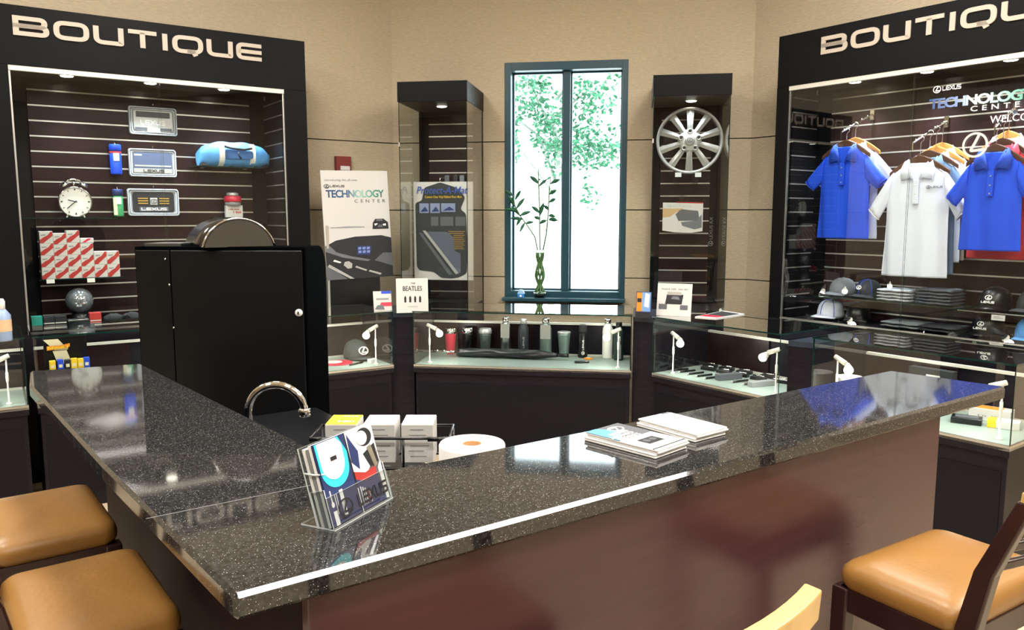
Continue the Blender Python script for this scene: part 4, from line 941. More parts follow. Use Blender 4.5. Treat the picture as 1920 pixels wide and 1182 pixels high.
def polo(label, f, y, nk, hem, cx, half, L, sh, mat, trim, slv=(.13, .20), logo=False, seed=1, zneck=None, placket=True, badge=None, collar_in=None, turn=0):
    """hangs facing -y; local origin at the base of the neck"""
    p = f.w(cx, y); t = thing('polo_shirt', label, 'shirt', (p.x, p.y, zneck), f.yaw+R(turn), 'polo shirts in the boutique cabinet')
    rows = [(0, .066, .022), (-.018, .092, .024), (-.042, sh*.66, .025), (-.070, sh*.88, .025), (-.105, sh*.985, .025), (-.15, half*.99, .026), (-.22, half*.97, .027), (-L*.5, half*.96, .027), (-L*.75, half*.99, .028), (-L*.95, half*1.03, .029), (-L, half*1.03, .029)]
    N = 40; rings = []; FO = 1 if placket else .45
    rng = []
    for i in range(len(rows)-1):
        for k in range(3): a = k/3; rng.append(tuple(rows[i][j]*(1-a)+rows[i+1][j]*a for j in range(3)))
    rng.append(rows[-1])
    for z, hw, d in rng:
        g = min(1, max(0, (-z-.08)/.3)); ring = []
        for j in range(N):
            a = 2*PI*j/N; ca, sa = math.cos(a), math.sin(a)
            xx = hw*math.copysign(abs(ca)**.8, ca); yy = d*math.copysign(abs(sa)**.9, sa)
            fo = g*FO*(.010*math.sin(xx*36+seed)+.006*math.sin(xx*71+seed*2+z*4)) + .004*noise.noise(Vector((xx*9, z*9, seed)))
            ring.append(Vector((xx, yy*(.75 if sa > 0 else 1)+fo*(1 if sa < 0 else .4), z)))
        rings.append(ring)
    m = MB(); m.loft(rings, 0, (True, True)); m.build('shirt_body', mat, t)
    for s in (-1, 1):
        m = MB(); u0 = Vector((s*sh*.80, 0, -.050)); l0 = Vector((s*half*.86, 0, -.215)); u1 = Vector((s*(sh+slv[0]), 0, -.06-slv[1])); l1 = Vector((s*(half+slv[0]*.38), 0, -.10-slv[1]*1.12)); ring_s = []
        dr = ((u1+l1)/2-(u0+l0)/2).normalized()
        for i in range(9):
            q = i/8; um_ = Vector((s*sh*1.0, 0, -.088)); up = (u0*(1-q)**2+um_*2*q*(1-q)+u1*q*q); lo_ = l0.lerp(l1, q); c = (up+lo_)/2; pr = (up-lo_)/2; w0 = .025-.004*q; rr = []
            for j in range(20):
                a = 2*PI*j/20; rr.append(c+pr*math.cos(a)+Vector((0, 1, 0))*w0*math.sin(a)*(1+.18*math.sin(5*a+seed+3*q)))
            ring_s.append(rr)
        c_ = sum(ring_s[-1], Vector())/20
        m.loft(ring_s+[[p_.lerp(c_, .12) for p_ in ring_s[-1]], [p_.lerp(c_, .15)-dr*.03 for p_ in ring_s[-1]]], 0, (True, True))
        sl = m.build('sleeve', mat, t)
        m = MB(); m.tube([v_ for v_ in ring_s[-1]]+[ring_s[-1][0]], .0028, 6); m.build('cuff', trim, sl)
    for s in (-1, 1):                                          # collar wings
        m = MB(); o = [(s*.012, -.040, -.105), (s*.035, -.042, -.085), (s*.088, -.040, -.098), (s*.098, -.032, -.040), (s*.078, -.020, .012), (s*.060, .0, .026), (s*.048, -.024, .0), (s*.028, -.034, -.05)]
        V = [Vector(q) for q in o]; B = [v+Vector((0, .006, -.002)) for v in V]; A_ = [m.b.verts.new(v) for v in V]; C_ = [m.b.verts.new(v) for v in B]
        c1 = m.b.verts.new(sum(V, Vector())/len(V)+Vector((0, -.006, .002))); n = len(V)
        for i in range(n):
            m._f([A_[i], A_[(i+1) % n], c1], 0, True); m._f([A_[i], C_[i], C_[(i+1) % n], A_[(i+1) % n]])
        m._f(C_[::-1]); m.build('collar', mat if trim is None else trim, t)
    m = MB(); V = []
    for i in range(13):
        a = R(200*i/12-10); V.append([Vector((.066*math.cos(a), .026*math.sin(a), .026)), Vector((.070*math.cos(a), .030*math.sin(a), -.016))])
    m.loft(V, closed=False); m.build('collar_band', collar_in or mat, t)
    if placket:
        m = MB(); m.plate([(-.016, -.24), (.016, -.24), (.016, -.10), (-.016, -.10)], -.042, -.032); pk = m.build('placket', mat, t, bevel=.002)
        for z in (-.13, -.18, -.225):
            m = MB(); m.ball((0, -.043, z), .005, 0, 10, 6, (1, .4, 1)); m.build('button', M_greyink if mat is not M_whiteshirt else M_paper, pk)
    if logo:
        m = MB(); M = XZ(.062, -.0395, -.150); emblem(m, M @ Matrix.Translation((.008, .006, 0)), .011, .009, .0025, 0, .001); wide_text(m, 'LEXUS', M @ Matrix.Translation((.024, 0, 0)), .013, .062, .26, 0, .001); m.build('chest_logo', M_ink, t)
    return t
def hung(label, hl, A, y, uL, uR, um, vneck, vhem, hmat, mat, trim, shk=1.0, hw=None, **k):
    f = FR; x, za = A(y); zn = f.hit(um, vneck, y)[1] if vneck else k.pop('zn'); zh = f.hit(um, vhem, y)[1] if vhem else k.pop('zh')
    half = hw or (f.hit(uR, 400, y)[0]-f.hit(uL, 400, y)[0])/2; L = zn-zh
    hanger(hl, f, A, y, zn+.012, hmat, min(.20, half*.98*shk))
    t = polo(label, f, y, None, None, x, half, L, half*shk, mat, trim, zneck=zn, **k)
    if not uR: t.scale = (1, .62, 1)                           # shirts squeezed flat behind the front ones
    return half, zn, L
h1, n1, l1 = hung('royal blue polo shirt with narrow cut hanging by the cabinet stile', 'dark wooden hanger carrying the narrow blue polo', A1, -.292, 1525, 1618, 1572, 277, 447, M_hangdk, M_blueshirt, M_bluedk, slv=(.11, .15), seed=1, shk=.96, collar_in=M_whiteshirt)
hung('white shirt mostly hidden behind the narrow blue polo', 'blond wooden hanger behind the narrow blue polo', A1, -.205, 0, 0, 1600, None, None, M_hanglt, M_whiteshirt, None, hw=h1, zn=n1+.02, zh=n1-l1, slv=(.11, .15), seed=4, placket=False)
h2, n2, l2 = hung('white polo shirt with dark chest lettering, whole front visible', 'dark wooden hanger carrying the white logo polo', A2, -.272, 1651, 1764, 1708, 307, 519, M_hangdk, M_whiteshirt, None, slv=(.10, .21), logo=True, seed=2, turn=7)
hung('slate blue shirt half hidden behind the white logo polo', 'dark wooden hanger just behind the white logo polo', A2, -.188, 0, 0, 1740, None, None, M_hangdk, M_slate, None, hw=h2*.97, zn=n2+.035, zh=n2-l2+.02, slv=(.085, .20), seed=5)
hung('white shirt behind the slate blue one', 'blond wooden hanger in the middle of the arm', A2, -.130, 0, 0, 1760, None, None, M_hanglt, M_whiteshirt, None, hw=h2*.95, zn=n2+.06, zh=n2-l2+.09, slv=(.10, .20), seed=6, placket=False)
hung('cream white shirt hanging last on the arm, nearest the slatwall', 'blond wooden hanger nearest the slatwall', A2, -.072, 0, 0, 1775, None, None, M_hanglt, pm('cream_knit', '#ddd9cf', .85), None, hw=h2*.9, zn=n2+.085, zh=n2-l2+.10, slv=(.08, .18), seed=9, placket=False)
h3, n3, l3 = hung('royal blue polo shirt cut off by the photo edge', 'dark wooden hanger carrying the cut-off blue polo', A3, -.310, 1824, 1938, 1880, 285, 471, M_hangdk, M_blueshirt, M_bluedk, slv=(.095, .17), seed=3, collar_in=M_crimson)
hung('red shirt showing below the cut-off blue polo', 'red-draped wooden hanger behind the cut-off blue polo', A3, -.208, 0, 0, 1890, None, None, M_hangdk, M_redshirt, M_crimson, hw=h3*.97, zn=n3+.04, zh=n3-l3-.05, slv=(.07, .18), seed=7, placket=False)
hung('white shirt whose shoulder shows above the red shirt', 'blond wooden hanger behind the red shirt', A3, -.125, 0, 0, 1890, None, None, M_hanglt, M_whiteshirt, None, hw=h3*.95, zn=n3+.085, zh=n3-l3+.05, slv=(.06, .18), seed=8, placket=False)
# swing tag on the narrow blue polo
tx, tz = FR.hit(1625, 365, -.255); p = FR.w(tx, -.258)
t = thing('swing_tag', 'black swing tag hanging at the side of the narrow blue polo', 'tag', (p.x, p.y, tz), FR.yaw)
m = MB(); m.bb(-.022, .022, -.002, 0, -.055, .055); m.build('tag_card', M_ink, t)
m = MB(); stroke(m, [(-.012, .0), (-.004, -.008), (.014, .008)], .004, XZ(0, -.0021, -.03), .0004); m.build('tick_mark', M_paper, t)
m = MB(); m.tube([(0, -.001, .055), (0, .0, .10)], .001, 6); m.build('string', M_paper, t)

# vinyl decals on the glass door: lettering set on a glass panel of the cabinet
def on_glass(u, v): return FR.hit(u, v, -.3735)
dec = thing('window_decal', 'white and teal vinyl lettering on the boutique glass', 'lettering', FR.w(0, -.3735), FR.yaw)
m = MB(); a = on_glass(1757, 168); emblem(m, XZ(a[0], 0, a[1]), .020, .018, .0045, 0, .0006); b = on_glass(1758, 171); c = on_glass(1801, 163); wide_text(m, 'LEXUS', XZ(b[0]+.028, 0, a[1]-.011), .026, c[0]-b[0]-.026, .26, 0, .0006); m.build('small_logo', M_paper, dec)
a = on_glass(1742, 200); b = on_glass(1915, 182); zt_ = on_glass(1800, 178)[1]; zb_ = on_glass(1800, 197)[1]
M_grad = gradient('vinyl_blue_green', [(0, '#2f4f86'), (.3, '#8aa0cf'), (.5, '#dff2ee'), (.75, '#9fd8c6'), (1, '#3f8f7d')], a[0], a[0]+(b[0]-a[0])*1.12)
m = MB(); put_text(m, 'TECHNOLOGY', XZ(a[0], 0, min(a[1], zb_)-.004), (zt_-zb_)*1.35, (b[0]-a[0])*1.13, 0, .03, space=.86); o = m.build('gradient_lettering', M_grad, dec)
c = on_glass(1819, 205); d = on_glass(1912, 192); m = MB(); put_text(m, 'CENTER', XZ(c[0], 0, c[1]-.012), .040, (d[0]-c[0])*1.22, 0, .01, space=1.7)
c = on_glass(1856, 229); d = on_glass(1920, 220); put_text(m, 'WELCOME', XZ(c[0], 0, c[1]-.006), .055, (d[0]-c[0])*1.55, 0, .004); m.build('white_lettering', M_paper, dec)
c = on_glass(1828, 272); m = MB(); rx_ = (on_glass(1850, 272)[0]-on_glass(1806, 272)[0])/2; emblem(m, XZ(c[0], 0, c[1]), rx_, .063, .012, 0, .0006); m.build('oval_emblem', pm('pale_grey_vinyl', '#cfc9c6', .5), dec)

# ---------------------------------------------------------------- caps and folded shirts
def cap(label, f, x, y, z, mat, brim=None, logo=None, rz=0, trim=None, k=1.0, lk=1, group='baseball caps'):
    """brim points to -y"""
    p = f.w(x, y); t = thing('baseball_cap', label, 'cap', (p.x, p.y, z+.0005), f.yaw+rz, group)
    m = MB(); prof = [(.090*k, 0), (.092*k, .02*k), (.090*k, .05*k), (.080*k, .085*k), (.062*k, .108*k), (.035*k, .122*k), (.001, .127*k)]
    M = Matrix.Diagonal((.92, 1.08, 1, 1)); m.lathe(prof, 30, (0, 0, .006), 0, M, (True, False)); m.build('crown', mat, t)
    m = MB(); V = []
    for i in range(15):
        a = R(200+140*i/14); bx, by = .085*k*math.cos(a), .097*k*math.sin(a); s = -1+i/7
        ox = bx*1.03; oy = by-(.075*k)*(1-s*s*.75); dz = -.0
        zc = .016*(1-s*s)*k; zo = .013*(1-s*s)*k
        V.append([Vector((bx, by, .010+zc)), Vector((ox, oy, .002+zo)), Vector((ox, oy, .006+zo)), Vector((bx, by, .014+zc))])
    m.loft(V); m.build('brim', brim or mat, t)
    m = MB(); m.ball((0, 0, .133*k), .008*k, 0, 10, 6, (1, 1, .6)); m.build('top_button', mat, t)
    if trim:
        m = MB()
        for a0 in (-150, -90, -30): m.tube([(math.cos(R(a0))*(r_+.001)*.92, math.sin(R(a0))*(r_+.001)*1.08, z_+.006) for r_, z_ in prof], .0022, 6)
        m.build('piping', trim, t)
    if logo:
        m = MB(); M = Matrix.Translation((0, -.100*k, .058*k)) @ Matrix.Rotation(R(-16), 4, 'X') @ XZ(0, 0, 0)
        emblem(m, M @ Matrix.Translation((0, .018 if lk == 1 else .008, 0)), .017*lk, .013*lk, .0035*lk, 0, .004+.004*(lk-1))
        if logo == 2: wide_text(m, 'LEXUS', M @ Matrix.Translation((-.034, -.015, 0)), .013, .068, .28, 0, .004)
        m.build('cap_logo', M_paper, t)
    return t
def folded(label, f, x, y, z, w_, d, n, mat, collar=True, group='folded shirts', rz=0):
    p = f.w(x, y); t = thing('folded_shirts', label, 'folded shirts', (p.x, p.y, z), f.yaw+rz, group); r = random.Random(n+int(x*100))
    for i in range(n):
        m = MB(); rings = []; h = .020
        for q in range(9):
            s = -1+q/4; hw = w_/2*(1-.02*abs(s)); ring = []
            for a in range(20):
                an = 2*PI*a/20; cx_ = math.copysign(abs(math.cos(an))**.35, math.cos(an)); sz = math.copysign(abs(math.sin(an))**.7, math.sin(an))
                ring.append(Vector((s*hw, cx_*d/2*(1-.03*r.random()), i*h*.96+h/2+sz*h/2*(.9 if abs(s) < 1 else .55)+.0015*math.sin(7*s+i))))
            rings.append(ring)
        m.loft(rings); m.build('folded_shirt', mat, t)
    return t
# upper cap shelf
sh1, x_, z_s1, w_s1 = glass_shelf('glass shelf with two caps and folded shirts below the polo shirts', FR, 1522, 565, 1800, 566, -.30, .25, (.1, .5, .9))
xx = lambda u, y, v=550: FR.hit(u, v, y)[0]
cap('grey cap on the glass shelf below the narrow blue polo', FR, xx(1580, -.15), -.150, z_s1, M_grey, rz=R(-24), k=.9)
cap('dark cap with blue brim edge and bright front on the glass shelf', FR, xx(1628, -.15), -.150, z_s1, M_char, logo=1, trim=M_blue, rz=R(-12), k=.9)
folded('stack of pale folded shirts under the white logo polo', FR, xx(1688, -.17), -.165, z_s1+.0008, .21, .2, 4, pm('pale_grey_knit', '#b0b2b6', .85))
folded('stack of grey folded shirts beside the pale folded ones', FR, xx(1763, -.17), -.165, z_s1+.0008, .21, .2, 5, pm('steel_grey_knit', '#474d57', .7))
sh2, x2_, z_s2, w_s2 = glass_shelf('dark glass shelf with the black logo cap and price card', FR, 1795, 584, 1965, 592, -.31, .26, (.2, .8), True)
cap('black cap with white lettering on the dark shelf', FR, xx(1866, -.16, 570), -.155, z_s2, M_black, logo=2, k=1.0)
cap('dark cap at the photo edge on the dark shelf', FR, xx(1940, -.16, 570), -.150, z_s2, M_char, rz=R(-15))
c = FR.hit(1872, 597, -.312); p = FR.w(c[0], -.314)
t = tag(bpy.data.objects.new('price_card', None), 'small white price card on the dark shelf edge', 'price card'); COL.objects.link(t); t.location = (p.x, p.y, c[1]); t.rotation_euler = (0, 0, FR.yaw)
m = MB(); m.bb(-.035, .035, -.002, 0, -.013, .018); m.build('card', M_card, t)
m = MB(); m.bb(-.025, .025, -.0026, -.002, -.002, .001); m.bb(-.025, .01, -.0026, -.002, .006, .009); m.build('printed_lines', M_greyink, t)
# cabinet floor
xf = lambda u, y=-.22, v=615: FR.hit(u, v, y)[0]
cap('white cap with blue piping on the cabinet floor', FR, xf(1556, -.15), -.150, ZF, M_whiteshirt, trim=M_bluedk, rz=R(-10), k=.95)
cap('black cap beside the white cap on the cabinet floor', FR, xf(1608, -.15), -.150, ZF, M_black, rz=R(10), k=.88)
folded('grey folded shirts on the cabinet floor', FR, xf(1695), -.18, ZF+.0008, .24, .22, 2, M_grey)
folded('dark folded shirts beside the grey ones on the cabinet floor', FR, xf(1768), -.18, ZF+.0008, .21, .22, 2, M_char)
cap('black cap with white emblem on the cabinet floor', FR, xf(1850, -.16, 635), -.155, ZF, M_black, logo=2)
cap('bright blue cap at the photo edge on the cabinet floor', FR, xf(1935, -.16, 635), -.155, ZF, M_sky)
# ---------------------------------------------------------------- goods inside the glass cases
ZD = .605
def on_deck(f, u, v, z=ZD): x, y = f.hz(u, v, z); return x, y
def drink(name, label, u0, u1, vt, vb, prof, cat, extra=None, lettering=None, f=FC):
    x, y = on_deck(f, (u0+u1)/2, vb); y = min(max(y, -1.16), -.74); a = f.hit(u0, vb, y)[0]; b = f.hit(u1, vb, y)[0]; rr = (b-a)/2; h = f.hit((u0+u1)/2, vt, y)[1]-ZD; p = f.w(x, y)
    t = thing(name, label, cat, (p.x, p.y, ZD+.0005), f.yaw, 'drinkware in the case below the window')
    for nm, mat, pr in prof:
        m = MB(); m.lathe([(max(1e-4, r*rr), z*h) for r, z in pr], 26); m.build(nm, mat, t)
    if lettering:
        m = MB(); M = Matrix.Translation((rr*.30, -rr*1.0, h*lettering[1])) @ Matrix.Rotation(-PI/2, 4, 'Y') @ XZ(0, 0, 0)
        wide_text(m, 'LEXUS', M @ Matrix.Translation((.030, 0, 0)), .012, h*.30, .28, 0, .0008); emblem(m, M @ Matrix.Translation((.008, .006, 0)), .011, .010, .003, 0, .0008); m.build('lettering', lettering[0], t)
    if extra == 'tag':
        m = MB(); m.bb(-rr*.8, rr*.9, -rr*1.15, -rr*1.08, h*.48, h*.84); m.build('hang_tag', M_silver, t)
        m = MB(); m.tube([(0, -rr*1.1, h*.84), (0, -rr*.6, h*.93)], .0012, 6); m.build('string', M_white, t)
    if extra == 'strap':
        m = MB(); m.bb(-rr*.2, rr*.5, -rr*1.2, -rr*1.1, h*.05, h*.42); m.build('strap', M_grey, t)
    return t
TUM = lambda body, lid: [('body', body, [(.66, 0), (.70, .01), (.92, .74), (.93, .80)]), ('rim', lid, [(.95, .80), (1.0, .81), (1.02, .93), (.9, .95), (.9, 1.0), (.55, 1.0)])]
BOT = lambda body, capm: [('body', body, [(.90, 0), (1.0, .02), (1.0, .68), (.94, .76), (.55, .86), (.5, .88)]), ('cap', capm, [(.58, .88), (.62, .89), (.62, .98), (.5, 1.0)])]
M_gtum = pm('grey_green_steel', '#7f948d', .35, metal=.5)
drink('tumbler', 'red tumbler with a steel rim in the case below the window', 839, 861, 616, 660, TUM(M_crimson, M_chrome), 'tumbler')
drink('tumbler', 'black tumbler with a steel rim beside the red one', 872, 893, 615, 660, TUM(M_black, M_chrome), 'tumbler')
drink('tumbler', 'clear grey tumbler with flat lid beside the black one', 903, 927, 616, 661, TUM(pm('smoked_clear_plastic', '#56625f', .1, metal=.4), M_silver), 'tumbler')
drink('bottle', 'steel bottle with hang tag, left of the dark matte bottle', 942, 961, 595, 663, BOT(M_steel, M_chrome), 'bottle', 'tag')
drink('bottle', 'dark matte bottle standing between the two tagged bottles', 979, 999, 599, 658, BOT(pm('graphite_powder_coat', '#2b3038', .5), M_silver), 'bottle', None, (M_silver, .12))
drink('bottle', 'green-grey bottle with hang tag right of the dark matte bottle', 1013, 1035, 597, 667, BOT(M_gtum, M_chrome), 'bottle', 'tag')
drink('tumbler', 'wide grey-green tumbler between tagged bottle and slim black flask', 1045, 1070, 622, 669, [('body', M_gtum, [(.62, 0), (.66, .02), (.95, .86), (.96, .93)]), ('rim', M_silver, [(.98, .93), (1.0, .95), (1.0, .99), (.9, 1.0)])], 'tumbler')
drink('bottle', 'slim black flask with white vertical lettering', 1084, 1102, 610, 669, [('body', M_black, [(.92, 0), (1.0, .02), (1.0, .74), (.9, .77)]), ('cap', M_char, [(.84, .78), (.86, .80), (.84, .98), (.7, 1.0)])], 'bottle', None, (M_paper, .12))
drink('bottle', 'tall white bottle with a steel cap', 1129, 1149, 598, 671, BOT(M_white, M_chrome), 'bottle')
drink('bottle', 'dark green bottle with strap and lettering beside the white bottle', 1150, 1169, 604, 675, BOT(pm('dark_green_coat', '#22362f', .4), M_black), 'bottle', 'strap', (M_paper, .22))
# umbrella
a = Vector(FC.w(*on_deck(FC, 1066, 677))); b = Vector(FC.w(*on_deck(FC, 806, 668)))
t = thing('umbrella', 'folded dark umbrella lying along the case of tumblers', 'umbrella', (a.x, a.y, ZD+.037), math.atan2(b.y-a.y, b.x-a.x)); Lu = (b-a).length
m = MB(); rings = []
for i in range(25):
    q = i/24; r0 = .013+.016*min(1, q*5)*(1-.25*max(0, q-.8)*5); rings.append([Vector((Lu*(.08+.72*q), r0*math.cos(2*PI*j/18)*(1+.26*math.sin(6*2*PI*j/18+q*14)), r0*math.sin(2*PI*j/18)*(1+.22*math.sin(6*2*PI*j/18+q*9)))) for j in range(18)])
m.loft(rings); m.build('canopy', pm('black_nylon', '#17191c', .35, spec=.7), t)
m = MB(); m.tube([(0, 0, 0), (Lu*.08, 0, 0)], [.014, .012], 12); m.build('handle', M_black, t)
m = MB(); m.tube([(Lu*.80, 0, 0), (Lu*.98, 0, -.006)], [.009, .006], 10); m.build('shaft', M_chrome, t)
for q in (.84, .89, .94):
    m = MB(); m.ball((Lu*q, .012, .006), .010, 0, 10, 6); m.build('metal_fitting', M_chrome, t)
m = MB(); m.bb(Lu*.30, Lu*.34, -.026, .026, -.020, .024); m.build('strap', M_char, t)
x, y = on_deck(FC, 997, 668); small_box('dark_box', 'dark flat box at the foot of the dark matte bottle', 'box', x, max(y, -1.05)-.055, FC, .12, .03, .035, M_char, ZD)
x, y = on_deck(FC, 1103, 674); p = FC.w(x, y)
t = thing('badge', 'small round orange badge lying near the white bottle', 'badge', (p.x, p.y, ZD+.0005)); m = MB(); m.lathe([(.030, 0), (.032, .004), (.030, .009), (.02, .011)], 24); m.build('disc', M_orange, t)
m = MB(); m.lathe([(.018, .0115), (.018, .0125)], 20); m.build('centre', M_cream, t)
x, y = on_deck(FC, 1091, 681); p = FC.w(x, y)
t = thing('key_fob', 'small black key fob lying in front of the orange badge', 'key fob', (p.x, p.y, ZD+.0005), FC.yaw+.2); m = MB(); m.prism(rounded([(-.05, -.02), (.05, -.014), (.05, .014), (-.05, .02)], .012, True), 0, .012); m.build('fob', M_black, t, bevel=.002)
m = MB(); m.lathe([(.010, .0125), (.012, .013), (.010, .0145)], 16, (.03, 0, 0)); m.build('ring', M_chrome, t)
for u, lab in ((922, 'small silver disc lying behind the umbrella'), (936, 'second silver disc lying behind the umbrella, nearer the tagged bottle')):
    x, y = on_deck(FC, u, 661); p = FC.w(x, y); t = thing('silver_disc', lab, 'disc', (p.x, p.y, ZD+.0005), 0, 'silver discs'); m = MB(); m.lathe([(.022, 0), (.024, .003), (.020, .008), (.001, .010)], 20); m.build('disc', M_chrome, t)

# case beside the machine
x, y = FS.hz(663, 668, ZD); cap('dark cap with white round emblem in the glass case', FS, x-.02, min(y+.03, .385), ZD, pm('grey_green_twill', '#3d4443', .8), logo=1, rz=R(8), lk=2.0)
x, y = FS.hz(634, 682, ZD); p = FS.w(x, y+.01)
t = thing('mouse_pad', 'flat crimson round pad lying in the glass case', 'pad', (p.x, p.y, ZD+.0005), FS.yaw); m = MB(); m.lathe([(.10, 0), (.102, .003), (.10, .006)], 36); m.build('pad', M_crimson, t)
m = MB(); m.lathe([(.060, .0065), (.060, .007)], 30, (-.02, .025, 0)); m.build('print', M_card, t)
x, y = FS.hz(698, 681, ZD); small_box('white_box', 'small pale box beside the cap in the glass case', 'box', x, y, FS, .055, .04, .028, M_card, ZD, .3)
x, y = FS.hz(668, 684, ZD); p = FS.w(x, y)
t = thing('pen', 'black pen lying between crimson pad and pale box', 'pen', (p.x, p.y, ZD+.007), FS.yaw+.4); m = MB(); m.tube([(-.06, 0, 0), (.06, 0, 0)], .006, 10); m.build('barrel', M_black, t); m = MB(); m.tube([(.06, 0, 0), (.075, 0, 0)], [.005, .001], 8); m.build('tip', M_chrome, t)

# pens and pen boxes
PN = [(1277, 695, .15), (1290, 698, .17), (1306, 702, .2), (1322, 706, .22), (1338, 710, .2), (1389, 717, .2), (1410, 721, .25)]
ordn = ['first', 'second', 'third', 'fourth', 'fifth', 'sixth', 'seventh']
for k, (u, v, a_) in enumerate(PN):
    x, y = FR.hz(u, v, ZD); p = FR.w(x, y)
    t = thing('pen', f'black pen lying loose in the pen case, {ordn[k]} from the window side', 'pen', (p.x, p.y, ZD+.0075), R(22)+a_*.3, 'loose pens in the pen case')
    m = MB(); m.tube([(-.062, 0, 0), (-.03, 0, 0), (.055, 0, 0)], [.006, .007, .0062], 10); m.build('barrel', M_black, t)
    m = MB(); m.tube([(-.062, 0, 0), (-.078, 0, -.004)], [.0055, .001], 8); m.build('tip', M_silver, t)
    m = MB(); m.bb(.01, .055, -.0015, .0015, .0065, .009); m.build('clip', M_silver, t)
PB = [(1306, 688, 0), (1336, 694, 1), (1359, 688, 0), (1369, 700, 1), (1398, 705, 1), (1413, 698, 1), (1428, 711, 1), (1466, 706, 0), (1469, 717, 2)]
for k, (u, v, st) in enumerate(PB):
    x, y = FR.hz(u, v, ZD); x, y = ((.445, -.935), (.51, -1.03), (.58, -.935), (.635, -1.03), (.765, -1.03), (.72, -.935), (.895, -1.03), (.90, -.935), (1.03, -.985))[k]; p = FR.w(x, y); rz_ = FR.yaw+R(8)
    t = thing('pen_box', 'open black pen box in the pen case, ' + ['back row nearest the window', 'second from the window side', 'back row in the middle', 'third from the window side', 'beside the grey closed box', 'back row near the lamp', 'in front of the lamp', 'beside the lamp at the back', 'wide one at the foot of the lamp'][k], 'pen box', (p.x, p.y, ZD+.0005), rz_, 'open pen boxes')
    w_ = .098 if st != 2 else .11; d_ = .036 if st != 2 else .05
    m = MB(); m.bb(-w_/2, w_/2, -d_/2, d_/2, 0, .020); m.build('box', M_black, t, bevel=.002)
    m = MB(); m.bb(-w_/2+.006, w_/2-.006, -d_/2+.006, d_/2-.006, .020, .0215); m.build('lining', M_char if st != 2 else M_card, t)
    m = MB(); m.tube([(-w_*.36, 0, .026), (w_*.36, 0, .026)], .0048, 8); m.build('pen', M_chrome, t)
x, y = FR.hz(1366, 712, ZD); small_box('closed_box', 'long grey closed box among the pens', 'box', x, y, FR, .17, .045, .038, M_midgrey, ZD, R(75))
x, y = FR.hz(1428, 724, ZD); small_box('closed_box', 'long pale grey box in front of the lamp foot', 'box', x, y, FR, .17, .045, .030, M_greyink, ZD, R(75))
x, y = FR.hz(1500, 718, ZD)
def crumple(label, f, x, y, s, mats, z=ZD, name='crumpled_tissue'):
    p = f.w(x, y); t = thing(name, label, 'tissue', (p.x, p.y, z), f.yaw); m = MB(); r = random.Random(int(s*1000)); rings = []
    for i in range(9):
        q = i/8; rr = []
        for j in range(18):
            a = 2*PI*j/18; n_ = .65+.7*noise.noise(Vector((math.cos(a)*2.1+s*50, math.sin(a)*2.1, q*3)))
            rr.append(Vector((s*math.cos(a)*math.sin(PI*(.25+.72*q))*n_, s*math.sin(a)*math.sin(PI*(.25+.72*q))*n_, s*.9*q*(1+.5*n_))))
        rings.append(rr)
    m.loft(rings, smooth=False); m.build('paper', mats[0], t)
    if len(mats) > 1: m = MB(); m.bb(-s*.8, s*.6, -s*.95, -s*.85, s*.35, s*.6); m.build('red_print', mats[1], t)
    return t
x = min(x, 1.235); crumple('crumpled white tissue with red print at the end of the pen case', FR, 1.19, -1.0, .045, [M_card, M_crimson])

# case with the yellow and white boxes
x, y = FR.hz(1812, 793, ZD); t = small_box('dark_box', 'flat black box with a printed lid near the case front', 'box', x, y, FR, .13, .085, .030, M_black, ZD, R(20), bevel=.002)
m = MB(); m.bb(-.05, .05, -.028, .028, .030, .031); m.build('lid_print', M_midgrey, t)
x, y = FR.hz(1882, 802, ZD); t = small_box('yellow_box', 'white box with yellow ends standing near the case corner', 'box', x, y, FR, .13, .08, .035, M_card, ZD, R(18)); 
m = MB(); m.bb(-.066, -.03, -.041, .041, .001, .0355); m.build('yellow_end', M_yellow, t)
x, y = FR.hz(1880, 775, ZD); t = small_box('white_box', 'white box with orange lid print behind the yellow-ended box', 'box', 2.17, -.920, FR, .18, .085, .06, M_card, ZD, R(10))
m = MB(); m.bb(-.07, .05, -.040, .03, .060, .0612); m.build('orange_print', M_orange, t); m = MB(); scribble(m, XZ(-.05, -.0452, .022), .11, .010, 11, 0, 7, .0005); m.build('printed_marks', M_greyink, t)
x, y = FR.hz(1748, 720, ZD); y = -.90; a = FR.hit(1708, 700, y)[0]; b = FR.hit(1791, 700, y)[0]; zt2 = FR.hit(1750, 692, y)[1]
t = small_box('wide_box', 'wide dark box standing at the back of the case', 'box', (a+b)/2, y, FR, b-a, .05, zt2-ZD, M_char, ZD)
m = MB(); m.bb(-.02, .05, -.0262, -.0252, (zt2-ZD)*.80, (zt2-ZD)*.86); m.build('logo_strip', M_silver, t)
x = max(FR.hit(1578, 715, -1.15)[0], 1.555); p = FR.w(x, -1.15); zc = FR.hit(1574, 705, -1.15)[1]
t = thing('cup', 'white tapered cup near the lamp in the case', 'cup', (p.x, p.y, ZD+.0005)); m = MB(); hcup = zc-ZD; m.lathe([(.045, 0), (.046, .004), (.062, hcup-.004), (.064, hcup), (.060, hcup), (.044, .01)], 26, cap=(True, True)); m.build('cup_body', M_card, t); m = MB(); m.lathe([(.0645, hcup), (.0655, hcup+.003), (.0645, hcup+.006), (.060, hcup+.004), (.0605, hcup+.001)], 26, cap=(False, False)); m.build('rim', M_white, t)
